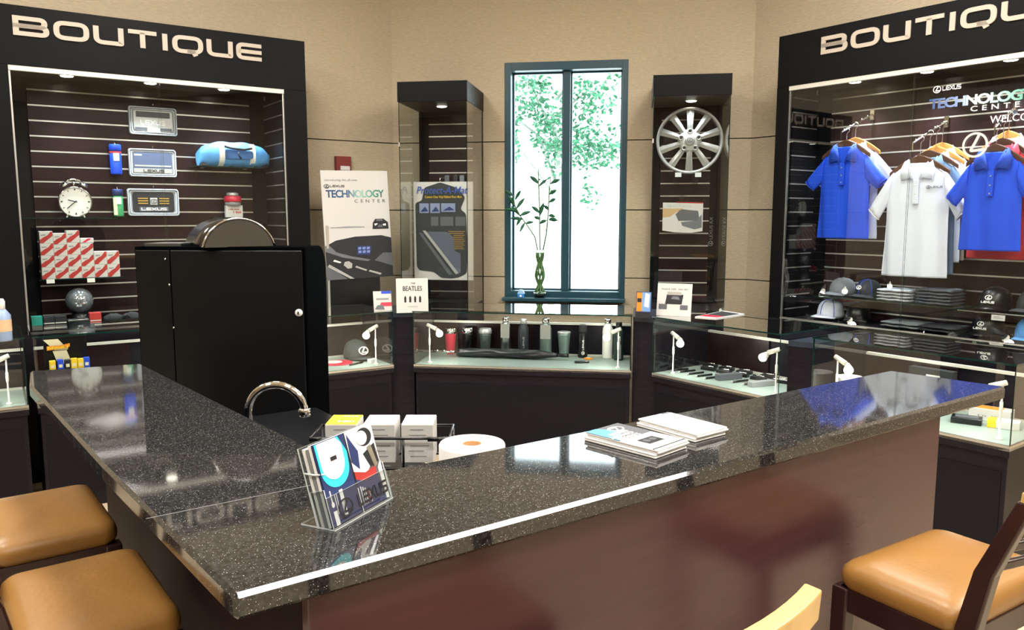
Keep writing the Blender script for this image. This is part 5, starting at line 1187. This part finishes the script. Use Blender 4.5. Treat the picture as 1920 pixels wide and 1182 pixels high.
# tiered packet rack in the left case
x0, x1, z0, z1 = span(FS, 81, 636, 168, 700, .25); p = FS.w(x0, .25); w_ = x1-x0
t = thing('packet_rack', 'tiered cardboard rack with cream strips in the left glass case', 'rack', (p.x, p.y, ZD), FS.yaw)
zv = lambda v: min(FS.hit(125, v, .25)[1]-ZD, .350)
h = zv(634); zp_ = zv(691)
m = MB(); m.prism([(0, -.05), (w_, -.05), (w_, .06), (0, .06)], 0, .02); m.bb(0, w_, .05, .06, .02, h); m.build('back_board', M_black, t)
m = MB(); m.plate([(w_*.25, zv(658)), (w_*.56, zv(658)), (w_*.34, zv(637)), (0, zv(637))], .045, .05); m.plate([(w_*.30, zv(684)), (w_*.62, zv(684)), (w_*.52, zv(659)), (w_*.20, zv(659))], .04, .05); m.build('cream_strip', M_cream, t)
m = MB(); m.plate([(w_*.07, zv(657)), (w_*.36, zv(655)), (w_*.60, zv(652)), (w_*.60, zv(646)), (w_*.36, zv(649)), (w_*.07, zv(649))], .034, .0385); scribble(m, XZ(w_*.09, .0339, zv(655)), w_*.48, zv(649)-zv(655), 10, 1, 6); m.build('orange_name_plate', [M_orange, M_yellow], t)
m = MB(); m.bb(0, w_, -.05, .03, zp_-.012, zp_); m.bb(0, .008, -.05, .05, .02, zp_); m.bb(w_-.008, w_, -.05, .05, .02, zp_); m.build('tier', M_black, t)
ZP = ZD+zp_
for k, (q, mt, nm) in enumerate(((.16, M_yellow, 'yellow packet at the outer end of the rack tier'), (.34, M_blue, 'blue packet beside the outer yellow packet on the rack'), (.50, M_ink, 'dark packet with cream spot on the rack tier'), (.65, M_yellow, 'yellow packet right of the dark packet on the rack'), (.80, M_yellow, 'yellow packet next to the inner blue packet on the rack'), (.94, M_blue, 'blue packet at the inner end of the rack tier'))):
    p2 = FS.w(x0+w_*q, .235); c = thing('packet', nm, 'packet', (p2.x, p2.y, ZP+.0005), FS.yaw, 'packets on the tiered rack')
    m = MB(); m.bb(-w_*.07, w_*.07, -.018, .018, 0, .052+.004*(k % 2)); m.build('box', mt, c, bevel=.002)
    m = MB(); m.bb(-w_*.04, w_*.04, -.0192, -.0182, .012, .03); m.build('print', M_cream, c)
# things on the far left cases
x, y = FS.hz(12, 758, ZD); y = min(max(y, .10), .3); p = FS.w(x, y)
t = thing('chrome_box', 'chrome-lidded box in the case cut by the photo edge', 'box', (p.x, p.y, ZD+.0005), FS.yaw); m = MB(); m.bb(-.20, -.04, -.05, .05, 0, .035); m.build('box', M_char, t, bevel=.004); m = MB(); m.bb(-.205, -.035, -.054, .054, .035, .055); m.build('lid', M_chrome, t, bevel=.006)
x, y = FS.hz(8, 641, .97); p = FS.w(x, y+.03)
t = thing('spray_bottle', 'blue and white bottle with tan label on the outermost case', 'bottle', (p.x, p.y, .9705), FS.yaw)
m = MB(); m.lathe([(.035, 0), (.038, .006), (.038, .13), (.018, .16)], 20); m.build('body', pm('pale_blue_plastic', '#8fa6c9', .3), t); m = MB(); m.lathe([(.039, .05), (.039, .11)], 20, cap=(False, False)); m.build('label', pm('tan_label', '#d9b58f', .5), t); m = MB(); m.lathe([(.016, .16), (.017, .20), (.010, .215)], 16); m.build('cap', M_white, t)

# ---------------------------------------------------------------- goods in the towers
a = FC.hit(768, 430, -.30)[0]; b = FC.hit(887, 430, -.30)[0]; zt_ = FC.hit(830, 341, -.30)[1]; zb_ = FC.hit(830, 525, -.30)[1]
a = max(a, .246); b = min(b, .726); p = FC.w(a, -.30); W = b-a; H = zt_-zb_
t = thing('floor_mat_board', 'tall white board with a dark floor mat in the glass tower', 'display board', (p.x, p.y, zb_), FC.yaw)
m = MB(); m.bb(0, W, .0, .006, 0, H); m.build('board', M_card, t)
X = lambda u, v: ((u-768)/119*W, (525-v)/184*H)
def blob(pts, mat, nm, par, d0, d1, rad=.02):
    m = MB(); m.plate([tuple(q) for q in rounded([X(*q) for q in pts][::-1], rad, True)], d0, d1); return m.build(nm, mat, par)
M_mat = pm('dark_rubber_mat', '#2a2f33', .55); M_mat2 = pm('grey_rubber_mat', '#565d6e', .45)
bd = blob([(790, 352), (822, 342), (855, 352), (872, 370), (862, 392), (873, 400), (876, 470), (874, 512), (860, 519), (845, 522), (822, 521), (808, 510), (778, 507), (773, 500), (772, 380), (785, 376)], M_mat, 'mat', t, -.004, -.0005)
blob([(786, 434), (835, 434), (848, 445), (850, 470), (862, 475), (862, 512), (850, 510)], M_mat2, 'mat_panel', t, -.006, -.0042, .01)
blob([(786, 432), (792, 432), (858, 512), (852, 514)], M_silver, 'mat_ridge', t, -.0075, -.0062, .002)
blob([(778, 436), (784, 436), (845, 514), (838, 516)], M_midgrey, 'mat_ridge', t, -.006, -.0042, .002)
for q in ((780, 381, 799, 399), (802, 381, 821, 399), (824, 381, 852, 397)):
    blob([(q[0], q[1]), (q[2], q[1]), (q[2], q[3]), (q[0], q[3])], pm('pale_blue_photo', '#8591b4', .5), 'photo', t, -.0058, -.0042, .001); blob([(q[0]+2, q[3]-2), (q[0]+(q[2]-q[0])*.6, q[1]+6), (q[2]-1, q[3]-3)], M_navy, 'photo_print', t, -.0066, -.006, .001)
for q in ((803, 406, 818, 423), (822, 406, 848, 423), (852, 406, 872, 423)): blob([(q[0], q[1]), (q[2], q[1]), (q[2], q[3]), (q[0], q[3])], M_midgrey, 'photo', t, -.0058, -.0042, .001)
m = MB()
for i in range(10):
    x0_, z0_ = X(844+(i*5) % 6 if i > 1 else 838, 433+i*3.6); x1_, _ = X(871-(i*3) % 5, 0); m.bb(x0_, x1_, -.0058, -.0042, z0_-.0045, z0_)
m.build('gold_text_lines', M_gold, t)
x0_, z0_ = X(774, 363); m = MB(); put_text(m, 'Protect-A-Mat', XZ(x0_, -.007, z0_), .078, W*.86, 0, .006, shear=.25); m.build('title', pm('royal_title_blue', '#3c57a8', .4), t)
x0_, z0_ = X(791, 371); m = MB(); put_text(m, 'Custom Clear Vinyl Ribbed Floor Mats', XZ(x0_, -.007, z0_), .024, W*.62, 0, .006, shear=.2); m.build('subtitle', M_yellow, t)
m = MB(); m.tube([(W*.45, .003, H), (W*.45, .003, H+.03), (W*.45, .24, H+.04)], .003, 8); m.build('hanging_hook', M_chrome, t)
TY = -.62+.616-.042-.002
for k, u in enumerate((838, 854, 866)):
    x, z = FC.hit(u, 335, TY-.03); p = FC.w(x, TY-.022)
    c = thing('small_pack', ['small grey pack hanging above the mat board, first beside the hook', 'small dark pack hanging above the mat board in the middle', 'small grey pack hanging above the mat board, nearest the glass side'][k], 'pack', (p.x, p.y, z-.03), FC.yaw, 'small packs above the mat board')
    m = MB(); m.bb(-.018, .018, -.012, .012, 0, .055); m.build('box', (M_midgrey, M_ink, M_grey)[k], c, bevel=.002); m = MB(); m.tube([(0, 0, .055), (0, .024, .062)], .003, 6); m.build('peg', M_chrome, c)

# alloy wheel
cx_, cz_ = FC.hit(1296, 264, -.30); r_o = (FC.hit(1359, 264, -.30)[0]-FC.hit(1233, 264, -.30)[0])/2; cx_ = min(max(cx_, 2.048+.010+r_o), 2.566-.010-r_o); p = FC.w(cx_, -.30)
t = thing('alloy_wheel', 'silver ten-spoke alloy wheel displayed in the glass tower', 'wheel', (p.x, p.y, cz_), FC.yaw)
Q = Matrix.Rotation(PI/2, 4, 'X')
M_alloy = pm('silver_alloy', '#a2a3a1', .30, metal=.35)
m = MB(); m.lathe([(r_o, .0), (r_o, .012), (r_o*.985, .018), (r_o*.925, .016), (r_o*.905, .0), (r_o*.905, -.10), (r_o*.93, -.14), (r_o*.98, -.14), (r_o*.96, -.06), (r_o, .0)], 64, (0, 0, 0), 0, Q, (False, False)); m.build('rim', M_alloy, t)
for k in range(10):
    M = Matrix.Rotation(R(36*k), 4, 'Y') @ Matrix.Identity(4); m = MB(); R0, R1 = r_o*.22, r_o*.925; V = []
    for i in range(7):
        q = i/6; rr = R0+(R1-R0)*q; w_ = r_o*(.074+.045*q); y_ = -.006-.020*q*(1-q)*2+.006*q; d_ = .030-.010*q
        V.append([M @ Vector((sx*w_, y_+(.004 if abs(sx) > .9 else (-.006 if sx == 0 else 0)), rr)) for sx in (-1, -.5, 0, .5, 1)]+[M @ Vector((w_*.8, y_+d_, rr)), M @ Vector((-w_*.8, y_+d_, rr))])
    m.loft(V, smooth=False); m.build('spoke', M_alloy, t, bevel=.002)
m = MB(); m.lathe([(r_o*.35, -.03), (r_o*.35, .008), (r_o*.31, .014), (r_o*.29, .020), (r_o*.15, .022)], 40, (0, 0, 0), 0, Q); hub = m.build('hub', M_silver, t)
m = MB(); m.lathe([(r_o*.15, .0222), (r_o*.15, .029), (r_o*.13, .034), (.001, .036)], 32, (0, 0, 0), 0, Q); cp_ = m.build('centre_cap', M_alloy, t)
m = MB(); emblem(m, XZ(0, -.0355, 0), r_o*.08, r_o*.07, .004, 0, .001); m.build('emblem', M_midgrey, cp_)
for k in range(5):
    a_ = R(90+72*k); m = MB(); c_ = (r_o*.275*math.cos(a_), 0, r_o*.275*math.sin(a_)); Mq = Matrix.Translation(c_) @ Q
    m.lathe([(r_o*.082, .0), (r_o*.082, .027), (r_o*.05, .027), (r_o*.045, .020)], 18, (0, 0, 0), 0, Mq, (False, False)); nb = m.build('lug_seat', M_alloy, t)
    m = MB(); m.lathe([(r_o*.047, .010), (r_o*.047, .0225)], 12, (0, 0, 0), 0, Mq); m.build('lug_hole', M_ink, nb)
m = MB(); m.lathe([(r_o*.90, -.105), (r_o*.90, -.100)], 40, (0, 0, 0), 0, Q); 
m.build('brake_plate', pm('dark_grey_back', '#3a3a3c', .6), t) if False else m.b.free()
for k, u in enumerate((1271, 1308)):
    x, z = FC.hit(u, 327, -.30); p = FC.w(x, 0)
    c = thing('wheel_bracket', ['clear bracket under the alloy wheel, window side', 'clear bracket under the alloy wheel, far side from the window'][k], 'bracket', (FC.w(x, TY).x, FC.w(x, TY).y, z), FC.yaw, 'clear brackets under the wheel')
    m = MB(); m.bb(-.022, .022, -.30, 0, -.022, -.016); m.build('ledge', M_clear, c); m = MB(); m.bb(-.022, .022, -.31, -.30, -.022, .010); m.build('lip', M_edgelit, c); m = MB(); m.bb(-.022, .022, -.006, 0, -.06, .01); m.build('back_plate', M_clear, c)
# hanging card
x0, x1, z0, z1 = span(FC, 1243, 380, 1317, 436, -.20); p = FC.w(x0, -.20); w_ = x1-x0; h = z1-z0
t = thing('mat_card', 'white card with grey mats hanging below the alloy wheel', 'card', (p.x, p.y, z0), FC.yaw); 
m = MB(); m.plate([(0, h*.06), (w_*.3, h*.0), (w_*.7, -h*.02), (w_, h*.04), (w_, h*.98), (0, h)], 0, .003); m.build('card', M_card, t)
def cpoly(pts, mat, nm, d0=-.0012, d1=-.0002): m = MB(); m.plate([(w_*a_, h*b_) for a_, b_ in pts], d0, d1); return m.build(nm, mat, t)
cpoly([(.0, .50), (.18, .52), (.34, .68), (.52, .80), (0, .80)], pm('sand_print', '#c4a473', .5), 'sand_print')
cpoly([(.32, .60), (.45, .78), (.88, .72), (.92, .40), (.40, .38)], M_midgrey, 'mat_print'); cpoly([(.50, .22), (.46, .34), (.84, .40), (.97, .60), (.98, .16), (.80, .10)], M_grey, 'mat_print', -.002, -.0013)
cpoly([(.35, .985), (1, .965), (1, 1.0), (.35, 1.02)], M_red, 'red_edge')
m = MB(); put_text(m, 'PRACTICAL', XZ(w_*.10, -.0013, h*.84), h*.13, w_*.62, 0, .0); m.build('lettering', pm('pale_teal_print', '#a9c4bb', .5), t)
m = MB(); m.tube([(w_*.5, .001, h), (w_*.5, .001, h+.045), (w_*.5, .148, h+.055)], .003, 8); m.bb(w_*.40, w_*.60, -.002, .002, h, h+.05); m.build('hook', M_clear, t)
x, z = FC.hit(1335, 462, -.024); p = FC.w(x, -.028)
t = thing('reflected_lettering', 'reflected vertical lettering, put in as pale letters on the tower back board', 'lettering', (p.x, p.y, z), FC.yaw); m = MB(); M = Matrix.Rotation(-PI/2, 4, 'Y') @ XZ(0, 0, 0); put_text(m, 'LEXUS RX', M @ Matrix.Translation((.05, 0, 0)), .034, .17, 0, .0); emblem(m, M @ Matrix.Translation((.022, .012, 0)), .018, .016, .004, 0, .0006); m.build('letters', M_greyink, t)  # a reflection of lettering, modelled as solid letters on the board

# ---------------------------------------------------------------- posters, cards and leaflets
YP = .66
tl = FS.hit(600, 320, YP); tr_ = FS.hit(726, 324, YP); bl_ = FS.hit(614, 526, YP); br = FS.hit(738, 523, YP)
W = ((tr_[0]-tl[0])+(br[0]-bl_[0]))/2; H = ((tl[1]-bl_[1])+(tr_[1]-br[1]))/2; p = FS.w(bl_[0], YP)
t = thing('poster_stand', 'tall poster with a car dashboard on a dark stand by the wall', 'poster', (p.x, p.y, 0), FS.yaw); ZB_ = bl_[1]
T0 = Matrix.Translation((0, 0, ZB_)) @ Matrix.Rotation(R(-1.2), 4, 'Y') @ Matrix.Rotation(R(-3), 4, 'X')
def pplate(poly, y0, y1, mat, nm, par=None): m = MB(); m.plate([(W*a_, H*b_) for a_, b_ in poly], y0, y1, 0, T0); return m.build(nm, mat, par or t)
sheet = pplate([(0, 0), (1, 0), (1, 1), (0, 1)], 0, .008, M_card, 'poster_sheet')
m = MB(); m.bb(W*.03, W*.80, .012, .03, .05, ZB_+.05); m.build('stand_panel', M_black, t)
m = MB(); m.bb(.005, .022, .010, .03, .0, ZB_+H*.5); m.build('stand_post', M_alu, t)
m = MB(); m.bb(W*.0, W*.84, -.08, .10, 0, .05); m.build('stand_foot', M_black, t)
pic = pplate([(.0, .0), (1, .0), (1, .37), (.85, .395), (.45, .39), (.16, .36), (.0, .31)], -.001, -.0001, M_ink, 'dashboard_photo', sheet)
def on(poly, mat, nm, k=1): return pplate(poly, -.001-.0008*k, -.001-.0008*(k-1)-.0001, mat, nm, sheet)
on([(.0, .31), (.0, .26), (.25, .20), (.62, .155), (.66, .17), (.40, .205), (.16, .25), (.04, .33)], M_grey, 'dash_edge')
on([(.72, .16), (.86, .23), (1, .225), (1, .10), (.85, .135)], M_midgrey, 'dash_top')
on([(0, .0), (.30, .0), (.02, .135), (0, .13)], M_midgrey, 'console'); on([(.02, .12), (.34, .0), (.40, .0), (.04, .145)], M_silver, 'console_trim', 2)
on([(.10, .17), (.20, .15), (.22, .16), (.12, .185)], M_paper, 'glint'); on([(.42, .105), (.58, .065), (.60, .075), (.44, .118)], M_silver, 'glint'); on([(.62, .06), (.80, .02), (.82, .035), (.64, .072)], M_silver, 'glint')
on([(.25, .13), (.31, .095), (.37, .10), (.38, .14), (.33, .165), (.27, .16)], M_silver, 'gear_knob', 2)
scr = on([(.46, .22), (.66, .215), (.69, .30), (.47, .305)], M_navy, 'dash_screen', 2)
for i in range(3):
    for j in range(2): on([(.48+.065*i, .235+.033*j), (.525+.065*i, .235+.033*j), (.53+.065*i, .258+.033*j), (.485+.065*i, .258+.033*j)], pm('screen_blue_icon', '#7c8fc8', .4), 'screen_icon', 3)
on([(.72, .455), (.97, .455), (.965, .515), (.90, .55), (.77, .55), (.73, .515)], M_ink, 'car_body'); on([(.78, .53), (.89, .53), (.87, .545), (.79, .545)], M_grey, 'car_windscreen', 2); on([(.76, .485), (.80, .50), (.80, .508), (.75, .505)], M_paper, 'car_headlamp', 2); on([(.88, .50), (.93, .505), (.93, .485), (.89, .485)], M_paper, 'car_headlamp', 2); on([(.80, .47), (.88, .47), (.87, .495), (.81, .495)], M_midgrey, 'car_grille', 2)
on([(.10, .475), (.60, .475), (.60, .482), (.35, .487), (.10, .481)], M_greyink, 'horizon_streak')
m = MB(); put_text(m, 'introducing the all-new', T0 @ XZ(W*.05, -.001, H*.905), H*.028, W*.48, 0, 0); m.build('small_text', M_greyink, sheet)
m = MB(); emblem(m, T0 @ XZ(W*.075, -.001, H*.855), W*.035, H*.017, .004, 0, .0005); wide_text(m, 'LEXUS', T0 @ XZ(W*.125, -.001, H*.848), H*.020, W*.21, .28, 0, .0005); m.build('small_logo', M_ink, sheet)
Mg = gradient('poster_blue_green', [(0, '#1f3f78'), (.35, '#2f5f8a'), (.55, '#9cc9c0'), (.8, '#3f8f7c'), (1, '#2c5f56')], W*.05, W*.93)
m = MB(); put_text(m, 'TECHNOLOGY', T0 @ XZ(W*.06, -.001, H*.755), H*.095, W*.87, 0, .02, space=.9); m.build('gradient_title', Mg, sheet)
m = MB(); put_text(m, 'CENTER', T0 @ XZ(W*.47, -.001, H*.705), H*.042, W*.47, 0, 0, space=1.8); m.build('title_second_line', M_midgrey, sheet)

def standing_card(name, label, cat, f, u0, v0, u1, v1, ref, z, mat, yaw, lean=8, th=.004, pillar_y=None):
    """upright card whose foot sits at level z under the photo point ref"""
    w0 = f.w(*f.hz(ref[0], ref[1], z)); G = Frame((w0.x, w0.y), math.degrees(yaw)); a_ = G.hit(u0, (v0+v1)/2, 0); b_ = G.hit(u1, (v0+v1)/2, 0); zt2 = G.hit((u0+u1)/2, v0, 0)[1]
    o = G.w(a_[0], 0); t = thing(name, label, cat, (o.x, o.y, z+.0006), yaw); w_ = b_[0]-a_[0]; h = (zt2-z)/math.cos(R(lean))
    M = Matrix.Rotation(R(-lean), 4, 'X'); m = MB(); m.bb(0, w_, 0, th, 0, h, 0, M); s = m.build('card', mat, t)
    return t, s, w_, h, M
def mark(par, M, poly, mat, nm, y0=-.0009, y1=-.0001): m = MB(); m.plate(poly, y0, y1, 0, M); return m.build(nm, mat, par)
t, s, w_, h, M = standing_card('band_card', 'white card with black title and four dark figures on the corner pillar', 'card', FC, 743, 523, 803, 583, (773, 587), .955, M_card, R(10))
m = MB(); m.prism([(.02, 0), (w_-.02, 0), (w_-.02, .03), (.02, .03)], 0, .004); m.build('foot', M_card, t)
m = MB(); put_text(m, 'THE', M @ XZ(w_*.46, -.0002, h*.83), h*.07, None, 0, .01); put_text(m, 'BEATLES', M @ XZ(w_*.20, -.0002, h*.64), h*.19, w_*.60, 0, .012); m.build('title', M_ink, s)
for k in range(4):
    x = w_*(.28+.155*k); mark(s, M, rounded([(x-w_*.03, h*.30), (x+w_*.03, h*.30), (x+w_*.035, h*.44), (x, h*.50), (x-w_*.035, h*.44)], .004, True), M_ink, 'plain_figure') if False else mark(s, M, [(q.x, q.y) for q in rounded([(x-w_*.03, h*.30), (x+w_*.03, h*.30), (x+w_*.035, h*.44), (x, h*.50), (x-w_*.035, h*.44)], .004, True)], M_ink, 'plain_figure')
mark(s, M, [(w_*.36, h*.17), (w_*.66, h*.17), (w_*.66, h*.185), (w_*.36, h*.185)], M_greyink, 'text_line')
t, s, w_, h, M = standing_card('leaflet', 'small leaflet with blue header and red band on the glass case', 'leaflet', FS, 701, 547, 735, 583, (718, 583), .97, M_card, R(20), 12)
mark(s, M, [(w_*.45, h*.86), (w_*.98, h*.86), (w_*.98, h), (w_*.45, h)], M_blue, 'blue_header'); mark(s, M, [(w_*.30, h*.22), (w_, h*.22), (w_, h*.42), (w_*.42, h*.42)], M_crimson, 'red_band'); mark(s, M, [(w_*.15, h*.55), (w_*.85, h*.55), (w_*.85, h*.64), (w_*.15, h*.64)], M_greyink, 'text_line'); mark(s, M, [(w_*.05, h*.08), (w_*.6, h*.05), (w_*.5, h*.30), (w_*.2, h*.28)], M_grey, 'car_print', -.0018, -.001)
t, s, w_, h, M = standing_card('leaflet_holder', 'dark leaflet holder with orange and blue leaflet on the corner pillar', 'leaflet holder', FC, 1192, 548, 1220, 592, (1206, 597), .955, M_navy, R(-20), 6, .02)
mark(s, M, [(w_*.04, h*.25), (w_*.40, h*.25), (w_*.40, h*.97), (w_*.04, h*.97)], M_orange, 'orange_leaf'); mark(s, M, [(w_*.40, h*.25), (w_*.97, h*.25), (w_*.97, h*.98), (w_*.40, h*.98)], pm('sky_photo_print', '#7aa0d6', .4), 'blue_leaf'); mark(s, M, [(w_*.55, h*.45), (w_*.85, h*.40), (w_*.90, h*.9), (w_*.62, h*.95)], M_paper, 'cloud_print', -.0018, -.001); mark(s, M, [(w_*.08, h*.60), (w_*.36, h*.60), (w_*.36, h*.75), (w_*.08, h*.75)], M_ink, 'dark_print', -.0018, -.001); mark(s, M, [(0, 0), (w_, 0), (w_, h*.22), (0, h*.22)], M_ink, 'front_lip', -.012, -.0001)
t, s, w_, h, M = standing_card('easel_card', 'white easel card with car photos standing on the pen case', 'card', FR, 1231, 533, 1296, 592, (1262, 593), .97, M_card, R(-22), 10)
m = MB(); m.bb(w_*.3, w_*.7, 0, .003, 0, h*.8, 0, Matrix.Translation((0, .075, 0)) @ Matrix.Rotation(R(22), 4, 'X')); m.build('back_strut', M_card, t)
mark(s, M, [(w_*.24, h*.36), (w_*.72, h*.36), (w_*.76, h*.66), (w_*.28, h*.66)], M_ink, 'car_photo'); mark(s, M, [(w_*.40, h*.52), (w_*.66, h*.50), (w_*.62, h*.60), (w_*.46, h*.61)], M_grey, 'photo_print', -.0018, -.001)
mark(s, M, [(w_*.06, h*.20), (w_*.30, h*.20), (w_*.30, h*.36), (w_*.06, h*.36)], M_midgrey, 'car_photo', -.0018, -.001); mark(s, M, [(w_*.68, h*.20), (w_*.90, h*.20), (w_*.90, h*.34), (w_*.68, h*.34)], M_midgrey, 'car_photo', -.0018, -.001)
m = MB(); scribble(m, M @ XZ(w_*.12, -.0002, h*.80), w_*.76, h*.06, 22, 0, 8); m.build('printed_title', M_greyink, s)
# magazine lying on the pen case
c4 = [FR.hz(u, v, .972) for u, v in ((1303, 595), (1342, 598), (1396, 590), (1357, 584))]; p = FR.w(*c4[0])
t = thing('magazine', 'dark magazine with red strip lying flat on the pen case', 'magazine', (p.x, p.y, .9705), FR.yaw); q = [(a_[0]-c4[0][0], a_[1]-c4[0][1]) for a_ in c4]
ar = sum(q[i][0]*q[(i+1) % 4][1]-q[(i+1) % 4][0]*q[i][1] for i in range(4)); q = q if ar > 0 else q[::-1]
m = MB(); m.prism(q, 0, .006); m.build('pages', M_card, t); cx_ = sum(a_[0] for a_ in q)/4; cy_ = sum(a_[1] for a_ in q)/4
m = MB(); m.prism([(cx_+(a_[0]-cx_)*.86, cy_+(a_[1]-cy_)*.80) for a_ in q], .006, .0066); m.build('cover', M_char, t)
u_, v_ = Vector((*q[0], 0)), Vector((*q[1], 0)); w2, x2 = Vector((*q[3], 0)), Vector((*q[2], 0))
m = MB(); pp = [u_.lerp(w2, .05), v_.lerp(x2, .05), v_.lerp(x2, .30), u_.lerp(w2, .30)]; m.prism([(k_.x*.9+cx_*.1, k_.y*.9+cy_*.1) for k_ in pp], .0067, .0072); m.build('red_strip', M_crimson, t)

# fire alarm on the wall
x, z = FL.hit(641, 309, 0); p = FL.w(x, -.001)
t = thing('fire_alarm', 'red fire alarm strobe mounted on the wall above the poster', 'fire alarm', (p.x, p.y, z), FL.yaw)
m = MB(); m.bb(-.062, .062, -.04, 0, -.062, .062); m.build('housing', pm('alarm_red', '#7e211f', .4), t, bevel=.004); m = MB(); m.bb(-.035, .045, -.058, -.0405, -.048, -.012); m.build('strobe_lens', pm('strobe_lens', '#e6e6e6', .1, metal=.3), t, bevel=.006)

# ---------------------------------------------------------------- lucky bamboo and trinket on the window sill
ys = -.060; x, z = FC.hit(1012, 541, ys); p = FC.w(x, ys); ZS = WZ0+.004
t = thing('lucky_bamboo', 'lucky bamboo with twisted stalks in a glass vase on the sill', 'plant', (p.x, p.y, ZS+.0005), FC.yaw)
m = MB(); m.lathe([(.045, 0), (.048, .006), (.050, .035), (.047, .040), (.044, .036), (.042, .008)], 28); m.build('vase', glass_mat('vase_glass', '#dfeae8', 1.45, 2), t)
m = MB(); m.lathe([(.040, .008), (.041, .026), (.02, .030)], 20); m.build('pebbles', M_ink, t)
kpx = abs(FC.hit(1040, 500, ys)[0]-FC.hit(1012, 500, ys)[0])/28
for k in range(8):
    m = MB(); ph = 2*PI*k/8; pts = []
    for i in range(22):
        q = i/21; zz = .02+.50*q*kpx/.0039*.62; tw = math.sin(PI*min(1, q*1.25)); rad = .012+.026*abs(math.cos(PI*2*q*1.0))*(1-.35*q)
        pts.append((rad*math.cos(ph+2.2*q), rad*.8*math.sin(ph+2.2*q), zz))
    m.tube(pts, .0075, 8); m.build('stalk', M_stem, t)
rl = random.Random(11)
def leafy(pts, leaves):
    m = MB(); m.tube(pts, [.0055]*(len(pts)-1)+[.002], 6); st = m.build('shoot', M_stem, t); m = MB()
    for (bx, bz, ex, ez, wd) in leaves:
        bvec = Vector((bx, rl.uniform(-.01, .01), bz)); e = Vector((ex, rl.uniform(-.03, .05), ez)); d = (e-bvec); n = Vector((0, 1, 0)).cross(d).normalized()*wd*1.45; V = []
        for i in range(7):
            q = i/6; c = bvec+d*q+Vector((0, 0, -.02*q*q)); s_ = math.sin(PI*(q*.9+.08)); V.append([c+n*s_, c+Vector((0, -.004, 0)), c-n*s_, c+Vector((0, .003, 0))])
        m.loft(V)
    m.build('leaf_spray', M_plant, st)
def sp_(u, v): a_ = FC.hit(u, v, ys); return a_[0]-x, a_[1]-ZS
def leaves_px(L_): return [(*sp_(a_, b_), *sp_(c_, d_), w2_) for a_, b_, c_, d_, w2_ in L_]
def shoot_px(P_): return [(sp_(u, v)[0], 0, sp_(u, v)[1]) for u, v in P_]
leafy(shoot_px([(1008, 470), (1003, 445), (990, 425), (975, 405), (965, 385), (962, 365)]), leaves_px([(975, 405, 958, 382, .010), (966, 388, 952, 362, .010), (968, 392, 984, 366, .010), (975, 405, 996, 392, .010), (980, 412, 955, 405, .010), (978, 408, 968, 420, .009), (964, 372, 952, 378, .010), (966, 375, 978, 352, .009), (985, 420, 1000, 412, .009), (962, 368, 945, 352, .009), (970, 396, 948, 388, .010), (984, 418, 975, 432, .008)]))
leafy(shoot_px([(1013, 470), (1012, 440), (1012, 400), (1010, 350), (1009, 300)]), leaves_px([(1012, 405, 1020, 375, .011), (1012, 400, 996, 382, .010), (1012, 412, 1000, 402, .010), (1010, 345, 992, 325, .011), (1010, 340, 1012, 330, .006), (1012, 420, 1026, 408, .010), (1010, 350, 1026, 330, .008)]))
leafy(shoot_px([(1018, 470), (1024, 440), (1028, 400), (1030, 360), (1033, 320)]), leaves_px([(1029, 412, 1046, 409, .011), (1029, 405, 1042, 402, .009), (1031, 365, 1044, 352, .010), (1032, 345, 1050, 332, .010), (1030, 380, 1042, 368, .009), (1029, 395, 1018, 380, .009)]))
xt, zt4 = FC.hit(977, 548, -.07); p = FC.w(xt, -.07)
t = thing('trinket', 'small bright blue and white trinket house on the window sill', 'trinket', (p.x, p.y, ZS+.0005), FC.yaw)
m = MB(); m.bb(-.026, .026, -.02, .02, 0, .03); m.build('base', pm('bright_blue_glaze', '#2f86d8', .3), t, bevel=.003); m = MB(); m.prism([(-.03, .030), (.03, .030), (.012, .060), (-.012, .060)], -.016, .016, 0, Matrix.Rotation(PI/2, 4, 'X')); m.build('roof', pm('pale_blue_glaze', '#9cc9ea', .3), t); m = MB(); m.bb(-.008, .008, -.0215, -.0205, .006, .022); m.build('door', M_paper, t)
